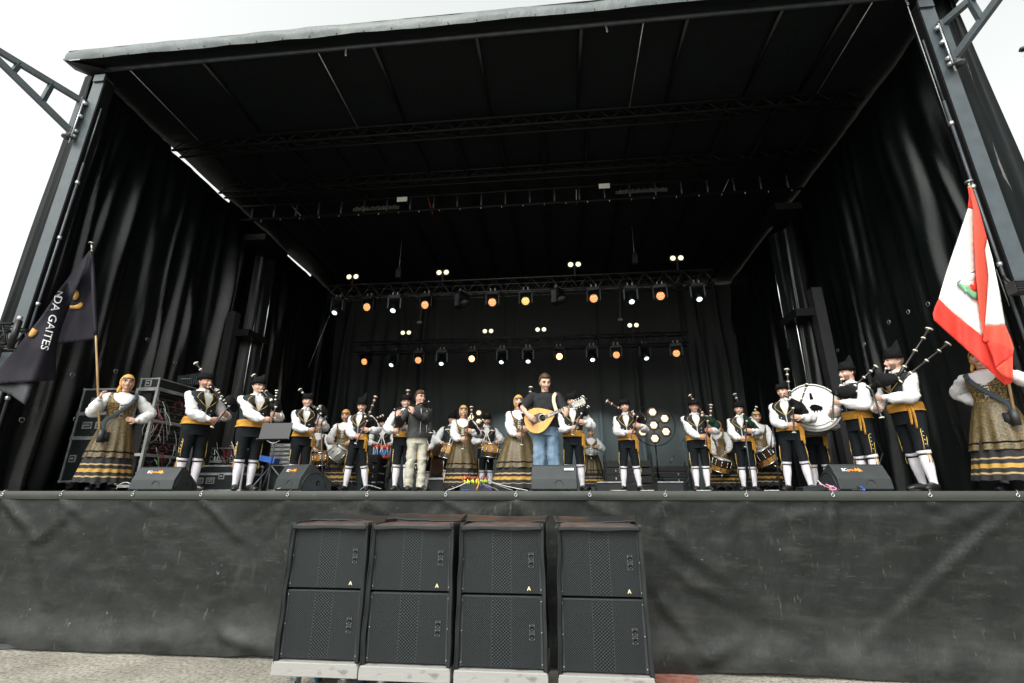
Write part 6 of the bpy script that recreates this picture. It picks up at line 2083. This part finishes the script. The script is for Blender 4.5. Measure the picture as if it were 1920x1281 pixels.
mb = MB(); mb.box((p.x, 8.5, p.z), (.5, .4, .24), Matrix.Rotation(-.12, 3, 'Y')); mb.build('housing', M['case'], t, False)
mb = MB()
for k in range(10): mb.box((p.x - .2 + k * .045, 8.285, p.z), (.012, .02, .18), Matrix.Rotation(-.12, 3, 'Y'))
mb.build('ribs', M['steel_dark'], t, False)
mb = MB(); mb.box((p.x - .05, 8.27, p.z + .02), (.2, .012, .012)); mb.build('trim_strip', M['alu'], t, False)
t = thing('equipment_crate', 'tall black crate under the tilted ribbed amplifier', 'crate', (p.x, 8.55, 0))
mb = MB(); mb.box((p.x, 8.6, (p.z - .14) / 2), (.6, .5, p.z - .15)); mb.build('panel', M['gear'], t, False)
mb = MB(); mb.box((p.x - .3, 8.345, (p.z - .14) / 2), (.02, .02, p.z - .15)); mb.box((p.x + .3, 8.345, (p.z - .14) / 2), (.02, .02, p.z - .15)); mb.build('edge_trim', M['alu_dull'], t, False)

# low cases behind the first two pipers
q0, q1 = atY(363, 872, 8.6), atY(440, 872, 8.6)
flight_case('long low flight case on the deck behind the first piper', ((q0.x + q1.x) / 2 + .05, 8.85, 0), (q1.x - q0.x + .35, .6, q0.z - .01), 0, 'low flight cases behind the pipers at left', lid=.30, handle=((-.25, .18), (-.03, .18)), latch=((.18, .26),))
q = atY(420, 850, 9.3)
flight_case('open rack case with shiny front edges behind the second piper', (q.x + .05, 9.5, .42), (.62, .5, .42), 0, 'low flight cases behind the pipers at left')
q0, q1 = atY(515, 900, 9.4), atY(545, 900, 9.4)
flight_case('black flight case with small steel latch between the second and third piper', ((q0.x + q1.x) / 2 + .1, 9.6, 0), (.75, .5, .5), 0, 'low flight cases behind the pipers at left', latch=((-.1, .25),))
q = atY(530, 858, 9.5)
t = thing('drawer_case', 'stack of slim steel drawers beside the third piper', 'drawers', (q.x, 9.6, .5))
mb = MB(); mb.box((q.x + .05, 9.7, .72), (.66, .4, .42)); mb.build('cabinet', M['case_wood'], t, False)
for k in range(5):
    mb = MB(); mb.box((q.x - .02, 9.485, .56 + k * .085), (.50, .02, .065)); mb.build('drawer', M['alu_dull'], t, False)
    mb = MB(); mb.box((q.x + .08, 9.47, .56 + k * .085), (.12, .015, .02)); mb.build('drawer_handle', M['alu'], t, False)
q = atY(505, 862, 9.2)
mb = MB(); mb.box(q, (.34, .2, .10), Matrix.Rotation(.2, 3, 'Y')); tag(mb.build('toolbox', M['cable_blue'], smooth=False), 'blue box lying between the second and third piper', 'box')
q = atY(408, 868, 9.0)
t = thing('small_mixer', 'small pale device with two upright knobs on the low flight case', 'device', q)
mb = MB(); mb.box(q + Vector((0, 0, .02)), (.3, .2, .05)); mb.build('housing', M['alu'], t, False)
mb = MB()
for k in (-.04, .02): mb.tube([q + Vector((k, -.05, .04)), q + Vector((k, -.05, .12))], [.015, .011], 8)
mb.build('knob', M['white'], t)
t = thing('cable_pile', 'tangle of cables and small gear behind the first two pipers', 'cables', (atY(430, 870, 9).x, 9, .5))
cables(40, (atY(370, 870, 9).x, 8.8, .5), (atY(455, 870, 9).x, 9.2, .95), 12, ['cable_black'] * 3 + ['cable_white', 'cable_red', 'cable_grey'], parent=t)

# ---- wedges
def wedge(label, loc, rotz, w=.60, s=1.0, logo=-.12, group='wedge monitors along the stage edge', pole=True):
    t = thing('stage_monitor', label, 'monitor speaker', loc, rotz, group)
    M4 = WM[t.name]
    pf = [(-.215, 0), (-.245, .02), (-.225, .15), (-.215, .17), (-.13, .315), (-.10, .335), (-.06, .33), (.245, .085), (.25, .02), (.24, 0)]
    pf = [(y * s, z * s) for y, z in pf]
    mb = MB(M4); mb.prism([(-w / 2, y, z) for y, z in pf], (w, 0, 0)); ob = mb.build('cabinet', M['wedge'], t, False)
    bv = ob.modifiers.new('b', 'BEVEL'); bv.width = .008; bv.segments = 2; bv.limit_method = 'ANGLE'
    a, b = Vector((0, -.055 * s, .332 * s)), Vector((0, .24 * s, .098 * s))
    n_ = Vector((0, (a - b).z, -(a - b).y)).normalized(); n_ = n_ if n_.z > 0 else -n_
    mb = MB(M4); mb.bar(a.lerp(b, .05) + n_ * .006, a.lerp(b, .97) + n_ * .006, w - .04, .01, ref=n_); mb.build('grille', M['wedge_grille'], t, False)
    for sx in (-1, 1):
        mb = MB(M4)
        x = sx * (w / 2 + .002)
        arc = [(x, (-.02 + .17 * math.cos(q)) * s, (.03 + .20 * math.sin(q)) * s) for q in [PI * i / 12 for i in range(13)]]
        mb.tube(arc, .006, 5); ch = mb.build('cheek_moulding', M['black_plastic'], t)
        mb = MB(M4); mb.lathe((x, .03 * s, .10 * s), (sx, 0, 0), [(.03 * s, 0), (.03 * s, .003), (.018 * s, .003), (.018 * s, .001)], 16); mb.build('side_socket', M['black_metal'], t)
    mb = MB(M4); mb.tube([(.06 + .05 * math.cos(q), -.236 * s, .085 * s + .05 * s * math.sin(q)) for q in [2 * PI * i / 20 for i in range(21)]], .003, 5, False); mb.build('moulded_ring', M['black_plastic'], t)
    if logo is not None:
        # lettering on the sloping front panel
        p0, p1 = Vector((0, -.215 * s, .17 * s)), Vector((0, -.13 * s, .315 * s))
        up = (p1 - p0).normalized(); nn = Vector((1, 0, 0)).cross(up)
        L = M4 @ Matrix(((1, 0, 0), tuple(up), tuple(nn))).transposed().to_4x4()
        base = p0.lerp(p1, .60) + nn * .004
        def T(dx): m4 = L.copy(); m4.translation = M4 @ (base + Vector((dx, 0, 0))); return m4
        text_mesh('EC', .052, T(logo - .055), .001, .001).build('lettering', M['white'], t, False)
        text_mesh('pro', .050, T(logo + .015), .001, .001).build('lettering', M['orange_paint'], t, False)
        m4 = T(logo + .10)
        mb = MB(); mb.prism([m4 @ Vector(q) for q in ((-.045, -.012, 0), (-.020, .028, 0), (-.004, .004, 0), (.012, .030, 0), (.055, -.022, 0), (.028, -.014, 0), (.010, -.030, 0), (-.008, -.006, 0), (-.025, -.018, 0))], m4.to_3x3() @ Vector((0, 0, .001)))
        mb.build('arrow_mark', M['orange_paint'], t, False)
    return t


q = atY(300, 920, 6.22)
wedge('charcoal wedge monitor at the left stage edge, beside the left flag bearer', (q.x + .02, 6.25, 0), 0, .62, .93, -.06)
q = atY(563, 920, 6.25)
wedge('charcoal wedge monitor turned sideways before of the fair young piper', (q.x, 6.3, 0), R(-30), .56, 1.0, -.06)
q = atY(1607, 920, 6.2)
wedge('charcoal wedge monitor with bright lettering at the right side of the stage', (q.x, 6.25, 0), R(6), .62, .9, -.12)
q = atY(1040, 921, 6.5)
t = wedge('charcoal monitor seen straight from behind at the feet of the guitarist', (q.x, 6.45, 0), 0, .57, .96, None)
mb = MB(); mb.box((q.x + .19, 6.45 - .165, .262), (.12, .004, .028), Matrix.Rotation(R(-30), 3, 'X')); mb.build('sticker', M['paper'], t, False)
for a, b, lab in ((1120, 1166, 'low black monitor with a pale top edge left of the piper whose drone points left'), (1234, 1282, 'low black monitor with a pale top edge left of the grey haired piper')):
    q0, q1 = atY(a, 920, 7.4), atY(b, 920, 7.4); x = (q0.x + q1.x) / 2; w_ = q1.x - q0.x
    t = thing('low_monitor', lab, 'monitor speaker', (x, 7.5, 0), 0, 'low black monitors on the deck')
    mb = MB(); mb.prism([(x - w_ / 2, 7.4, 0), (x - w_ / 2, 7.38, .125), (x - w_ / 2, 7.75, .10), (x - w_ / 2, 7.75, 0)], (w_, 0, 0)); mb.build('cabinet', M['black_plastic'], t, False)
    mb = MB(); mb.box((x, 7.372, .122), (w_, .01, .01)); mb.build('top_edge', M['alu'], t, False)


# ---- stands
def tripod(mb, x, y, h=.28, r=.28, rot=0.5):
    for k in range(3):
        a = rot + k * 2 * PI / 3
        mb.tube([(x, y, h), (x + r * math.cos(a), y + r * math.sin(a), .01)], .010, 6)


c = atY(517, 809, 6.55)
t = thing('music_stand', 'black music stand with solid desk in front of the stout piper', 'music stand', (c.x, 6.55, 0))
M4 = Matrix.Translation(c) @ Matrix.Rotation(R(-12), 4, 'X')
mb = MB(M4); mb.box((0, 0, 0), (.46, .008, .25)); mb.box((0, -.03, -.125), (.46, .06, .008)); mb.build('desk', M['black_plastic'], t, False)
mb = MB(); mb.tube([(c.x, 6.56, .30), (c.x, 6.56, c.z - .05)], .011, 8); tripod(mb, c.x, 6.56, .34, .30, .3); mb.build('stand', M['steel_dark'], t)
mb = MB(); mb.tube([(c.x - .10, 6.53, c.z - .13), (c.x - .05, 6.53, c.z - .155), (c.x, 6.53, c.z - .17), (c.x + .05, 6.53, c.z - .155), (c.x + .10, 6.53, c.z - .13)], .008, 6, k=3); mb.build('bracket', M['galv'], t)


def mic_stand(label, base, top, micdir, Y, boom=None, grp='microphone stands among the pipers', wire=None):
    b, p = atY(*base, Y), atY(*top, Y)
    t = thing('microphone_stand', label, 'microphone stand', (b.x, Y, 0), 0, grp)
    mb = MB(); mb.tube([(b.x, Y, .03), p], .010, 8); mb.build('pole', M['steel_dark'], t)
    mb = MB()
    if wire: tripod(mb, b.x, Y, .25, .25)
    else: mb.lathe((b.x, Y, 0), (0, 0, 1), [(.12, 0), (.12, .012), (.03, .03), (.02, .06)], 20)
    mb.build('base', M['black_metal'], t)
    e = p
    if boom:
        e = atY(*boom, Y - .05); mb = MB(); mb.tube([p, e], .008, 8); mb.build('boom', M['steel_dark'], t)
    d = Vector(micdir).normalized()
    mb = MB(); mb.tube([e, e + d * .14], [.012, .018], 10); mb.ball(e + d * .16, .026, 10); mb.build('microphone', M['steel_dark'], t)
    return t


mic_stand('microphone stand in front of the fair young piper', (606, 915), (602, 800), (0, .5, .4), 7.6, (603, 792), wire=1)
mic_stand('microphone stand with round base in front of the short young piper', (1411, 915), (1397, 812), (-.2, .6, .5), 8.9, (1388, 800))
mic_stand('silver tripod microphone stand left of the piper in front of the bass drum', (1462, 915), (1449, 800), (-.1, .3, -1), 9.4, (1446, 828), wire=1)
mic_stand('boom microphone stand left of the grey haired piper in glasses', (1296, 915), (1283, 822), (-.5, .2, -.8), 10.3, (1262, 858), wire=1)
mic_stand('thin microphone stand beside the piper turned left at the right side', (1632, 905), (1655, 850), (-.3, .2, .5), 7.4, (1630, 800), wire=1)

# small gear and cables on the deck
t = thing('stage_box', 'stage box with lime taped connectors on the deck left of centre', 'stage box', (atY(893, 915, 6.7).x, 6.7, 0))
q = atY(893, 915, 6.7)
mb = MB(); mb.box((q.x, 6.75, .045), (.42, .22, .09)); mb.build('housing', M['case'], t, False)
rc = random.Random(9)
mb = MB(); m2 = MB()
for k in range(16):
    x = q.x - .15 + .02 * k; 
    mb.tube([(x, 6.70 + rc.uniform(-.05, .05), .09), (x + rc.uniform(-.015, .015), 6.66, .13 + rc.uniform(0, .03))], .008, 6)
    m2.tube([(x, 6.68, .14), (x + rc.uniform(-.03, .03), 6.64, .17 + rc.uniform(0, .03))], .009, 6)
mb.build('lime_connectors', M['lime'], t); m2.build('red_connectors', M['cable_red'], t)
cables(14, (q.x - .25, 6.55, .01), (q.x + .25, 6.8, .2), 14, ['cable_red', 'orange_paint', 'cable_blue', 'purple'], parent=t)
for i, (pts, mt, lab) in enumerate((
        ([(838, 920), (860, 912), (878, 903)], 'cable_white', 'pale cable running from the deck edge to the stage box'), ([(912, 900), (935, 910), (962, 920)], 'cable_grey', 'grey cable leaving the stage box to the right'),
        ([(915, 902), (950, 912), (990, 920)], 'cable_white', 'pale cable leaving the stage box to the right'), ([(905, 908), (925, 915), (935, 920)], 'cable_grey', 'short grey cable beside the stage box'),
        ([(675, 919), (690, 910), (715, 917)], 'cable_grey', 'pale cable loop right of the sideways wedge monitor'), ([(520, 917), (540, 912), (556, 919)], 'cable_white', 'pale cable loop in front of the sideways wedge monitor'),
        ([(255, 918), (240, 905), (225, 908), (218, 917)], 'cable_white', 'thin pale cable loop at the feet of the left flag bearer'), ([(240, 918), (262, 917), (290, 918)], 'cable_blue', 'blue cable on the deck edge before the left wedge monitor'),
        ([(1570, 918), (1578, 908), (1590, 912), (1594, 918)], 'cable_white', 'pale cable arching in front of the right wedge monitor'))):
    mb = MB(); mb.tube([atY(a, b, 6.05 + .02 * i) for a, b in pts], .0042, 6, k=5)
    tag(mb.build('cable', M[mt]), lab, 'cable', 'cables lying along the deck edge')
t = thing('pedal_board', 'flat effects pedal and bright plugs left of the right wedge monitor', 'pedal board', (atY(1545, 915, 6.1).x, 6.1, 0))
q = atY(1532, 915, 6.15)
mb = MB(); mb.box((q.x, 6.2, .03), (.36, .2, .05), Matrix.Rotation(-.08, 3, 'Y')); mb.build('board', M['case'], t, False)
cables(16, (q.x, 6.02, .01), (q.x + .40, 6.15, .12), 17, ['cable_black', 'cable_blue', 'cable_pink', 'cable_white', 'purple'], parent=t)
for px_, lab in ((1160, 'white sheet of paper on the deck, left of the three'), (1215, 'white sheet of paper on the deck beside the seven lamp floor light'), (1322, 'white sheet of paper on the deck under the grey haired piper'), (1450, 'white sheet of paper on the deck near the bass drum piper')):
    q = atY(px_, 919, 6.3); mb = MB(); mb.box((q.x, 6.35, .006), (.16, .12, .004), Matrix.Rotation(random.uniform(-.5, .5), 3, 'Z') )
    tag(mb.build('paper_sheet', M['paper'], smooth=False), lab, 'paper', 'paper sheets on the deck')

# bass amplifier cabinet, drum riser and equipment racks at the back
q = atY(815, 857, 12.0)
t = thing('bass_cabinet', 'black bass cabinet with two round cones behind the flute player', 'speaker', (q.x, 12.1, .32))
mb = MB(); mb.box((q.x, 12.3, .80), (.62, .4, .98)); mb.build('cabinet', M['black_plastic'], t, False)
for z in (1.03, .57):
    mb = MB(); mb.lathe((q.x + .02, 12.098, z), (0, -1, 0), [(.20, 0), (.20, .012), (.18, .012), (.10, -.0), (0, .004)], 26); mb.build('cone', M['case_wood'], t)
q = atY(820, 905, 9.9)
t = thing('riser', 'grey riser front with steel top edge behind the flute player', 'riser', (q.x, 10.6, 0))
mb = MB(); mb.box((-1.9, 12.3, .15), (2.9, 1.6, .28)); mb.build('platform', M['wedge'], t, False)
mb = MB(); mb.box((-1.9, 11.485, .275), (2.9, .03, .045)); mb.build('edge_trim', M['alu'], t, False)
for i, (px0, px1, hgt, Y, lab) in enumerate(((1137, 1220, .75, 12.6, 'dark equipment rack frame with pins behind the piper left of the floor light'), (1205, 1290, .62, 13.2, 'dark equipment rack frame under the seven lamp floor light'), (1510, 1560, .8, 10.8, 'dark speaker box under the white bass drum'), (690, 712, .8, 10.6, 'dark speaker box left of the red and blue drum'))):
    q0, q1 = atY(px0, 900, Y), atY(px1, 900, Y); x = (q0.x + q1.x) / 2; w_ = q1.x - q0.x
    t = thing('gear_rack', lab, 'equipment', (x, Y, 0), 0, 'dark equipment standing at the back')
    mb = MB()
    for k in range(4):
        mb.box((x, Y, .08 + k * hgt / 4), (w_, .5, hgt / 4 - .035))
    mb.build('stacked_unit', M['gear'], t, False)
    mb = MB()
    for sx in (-1, 1):
        for sy in (-.24, .24): mb.box((x + sx * (w_ / 2 + .02), Y + sy, hgt * .6), (.03, .03, hgt * 1.2))
    mb.build('uprights', M['black_metal'], t, False)
    mb = MB()
    for k in range(3):
        for sx in (-.3, .25): mb.box((x + sx * w_, Y - .262, .1 + k * hgt / 4), (.022, .012, .05))
    mb.build('pins', M['alu'], t, False)

# ================================================================== SUBWOOFERS
YS = 4.65
stacks = [(-2.59, -1.80), (-1.795, -.985), (-.96, -.155), (-.075, .715)]
zbot, ztop = -1.435, -.295
nm = ['leftmost', 'second from the left', 'third from the left', 'rightmost']
for i, (xa, xb) in enumerate(stacks):
    xm = (xa + xb) / 2; zb_ = zbot - .008 * i; w_ = xb - xa - .065; dp = .62
    hh = (ztop - zbot) / 2
    for lev in (0, 1):
        z0 = zb_ + lev * hh
        t = thing('subwoofer', '%s subwoofer in the %s stack before the stage skirt' % (('lower', 'upper')[lev], nm[i]), 'speaker', (xm, YS, z0), 0, 'subwoofers stacked in pairs before the stage')
        mb = MB(); mb.box((xm, YS + dp / 2 + .02, z0 + hh / 2), (w_, dp, hh - .012)); ob = mb.build('cabinet', M['black_plastic'], t, False)
        bv = ob.modifiers.new('b', 'BEVEL'); bv.width = .012; bv.segments = 2
        mb = MB(); mb.box((xm, YS + .012, z0 + hh / 2), (w_ - .06, .02, hh - .03)); gr = mb.build('grille', M['grille'], t, False)
        mb = MB()
        for sx in (-1, 1): mb.box((xm + sx * (w_ / 2 - .018), YS + .008, z0 + hh / 2), (.022, .02, hh - .03))
        mb.box((xm, YS + .010, z0 + hh - .012), (w_, .02, .012))
        mb.build('grille_frame', M['wedge'], t, False)
        mb = MB()
        for sx in (-1, 1):
            for q in (.08, .5, .92): mb.lathe((xm + sx * (w_ / 2 - .018), YS - .001, z0 + hh * q), (0, -1, 0), [(.006, 0), (.004, .003)], 8)
        mb.build('screws', M['alu'], t)
        mb = MB(); mb.box((xm + w_ * .36, YS - .001, z0 + hh * .50), (.05, .006, .13)); pl = mb.build('connector_plate', M['wedge'], t, False)
        for q in (-.032, .032):
            mb = MB(); mb.lathe((xm + w_ * .36, YS - .004, z0 + hh * .50 + q), (0, -1, 0), [(.019, 0), (.019, .005), (.012, .005), (.012, .001)], 14); mb.build('socket', M['black_metal'], pl)
            mb = MB()
            for a in (-1, 1):
                for b in (-1, 1): mb.lathe((xm + w_ * .36 + a * .019, YS - .004, z0 + hh * .50 + q + b * .019), (0, -1, 0), [(.0028, 0), (.0028, .003)], 6)
            mb.build('socket_screws', M['alu'], pl)
        if lev:
            text_mesh('A', .042, front_matrix((xm + w_ * .33, YS - .004, z0 + .055), (1, 0, 0)), .001, .002).build('letter_badge', M['flag_badge'], t, False)
    # padded transport cover pulled back around the stack
    t = thing('speaker_cover', 'black nylon cover folded back around the %s speaker stack' % nm[i], 'cover', (xm, YS + .3, zb_), 0, 'nylon covers around the speaker stacks')
    for sx in (-1, 1):
        mb = MB()
        X = xm + sx * ((xb - xa) / 2 - .03)
        rn = random.Random(i * 7 + sx)
        def fn(u, v, X=X, sx=sx, i=i):
            z = zb_ - .02 + (ztop + .03 - zb_) * v
            y = YS - .05 + .68 * u
            return Vector((X + sx * (.008 + .016 * noise.noise(Vector((z * 3 + i, u * 3, sx))) + .014 * (1 - u) * (1 - v)), y, z))
        mb.grid(fn, 12, 30)
        mb.grid(lambda u, v, fn=fn, sx=sx: fn(0, v) + Vector((-sx * .032 * u, .010 + .02 * u + .004 * math.sin(v * 23), 0)), 3, 30)
        o = mb.build('side_flap', M['cover'], t); thicken(o, .006)
    mb = MB()
    mb.grid(lambda u, v: Vector((xa + .03 + (xb - xa - .06) * u, YS - .045 + .36 * v, ztop - .018 + .014 * math.sin(PI * min(1, u * 8 if u < .5 else (1 - u) * 8) / 2) + .006 * noise.noise(Vector((u * 6 + i * 3, v * 5, 0))) - .02 * (1 - min(1, v * 14)))), 40, 24)
    o = mb.build('top_panel', M['cover_top'], t); thicken(o, .006)
    mb = MB()
    mb.grid(lambda u, v: Vector((xa + .03 + (xb - xa - .06) * u, YS - .048 - .004 * math.sin(u * 17), ztop - .034 * v * (1 + .15 * math.sin(u * 9 + i)) - .012)), 40, 4)
    o = mb.build('front_fold', M['cover'], t); thicken(o, .006)
    mb = MB()
    x0_, x1_ = xa + (.0 if i != 1 else .02), xb + (.0 if i != 1 else -.02)
    mb.grid(lambda u, v: Vector((x0_ + (x1_ - x0_) * u + (.04 * (u - .5) * v), YS + .32 + .18 * v, ztop + .002 + .045 * v + .008 * math.sin(u * 5 + i) + .012 * noise.noise(Vector((u * 5, i, v))) + (.012 if i == 1 else 0))), 30, 6)
    o = mb.build('lid_flap', M['cover'], t); thicken(o, .012)
    # dolly with painted board and casters
    t = thing('speaker_dolly', 'white painted dolly on blue casters under the %s speaker stack' % nm[i], 'dolly', (xm, YS + .3, GZ), 0, 'white dollies under the speaker stacks')
    zb2 = zb_ - .112
    mb = MB(); mb.box((xm, YS + .30, (zb_ + zb2) / 2), (xb - xa - .004, .70, zb_ - zb2 - .004)); ob = mb.build('board', M['dolly_white'], t, False)
    bv = ob.modifiers.new('b', 'BEVEL'); bv.width = .006; bv.segments = 2
    for sx in (-1, 1):
        for sy in (.08, .54):
            cx = xm + sx * ((xb - xa) / 2 - .17) ; cy = YS + sy; zt_ = zb2; rw_ = .08
            mb = MB(); mb.box((cx, cy, zt_ - .006), (.12, .10, .012)); mb.tube([(cx, cy, zt_ - .01), (cx, cy, zt_ - .05)], .035, 12)
            for q in (-1, 1):
                mb.prism([(cx + q * .028, cy - .045, zt_ - .04), (cx + q * .028, cy + .045, zt_ - .04), (cx + q * .028, cy + .05, zt_ - .12), (cx + q * .028, cy + .02, GZ + rw_ - .02)], (q * .005, 0, 0))
            mb.prism([(cx - .03, cy - .03, zt_ - .04), (cx + .03, cy - .03, zt_ - .04), (cx + .035, cy - .11, zt_ - .075), (cx - .035, cy - .11, zt_ - .075)], (0, 0, -.008))
            fk = mb.build('caster_fork', M['galv'], t, False)
            mb = MB(); mb.lathe((cx - .02, cy + .015, GZ + rw_), (1, 0, 0), [(rw_ * .5, 0), (rw_, .004), (rw_, .036), (rw_ * .5, .04)], 20); mb.build('wheel', M['wheel_blue'], fk)
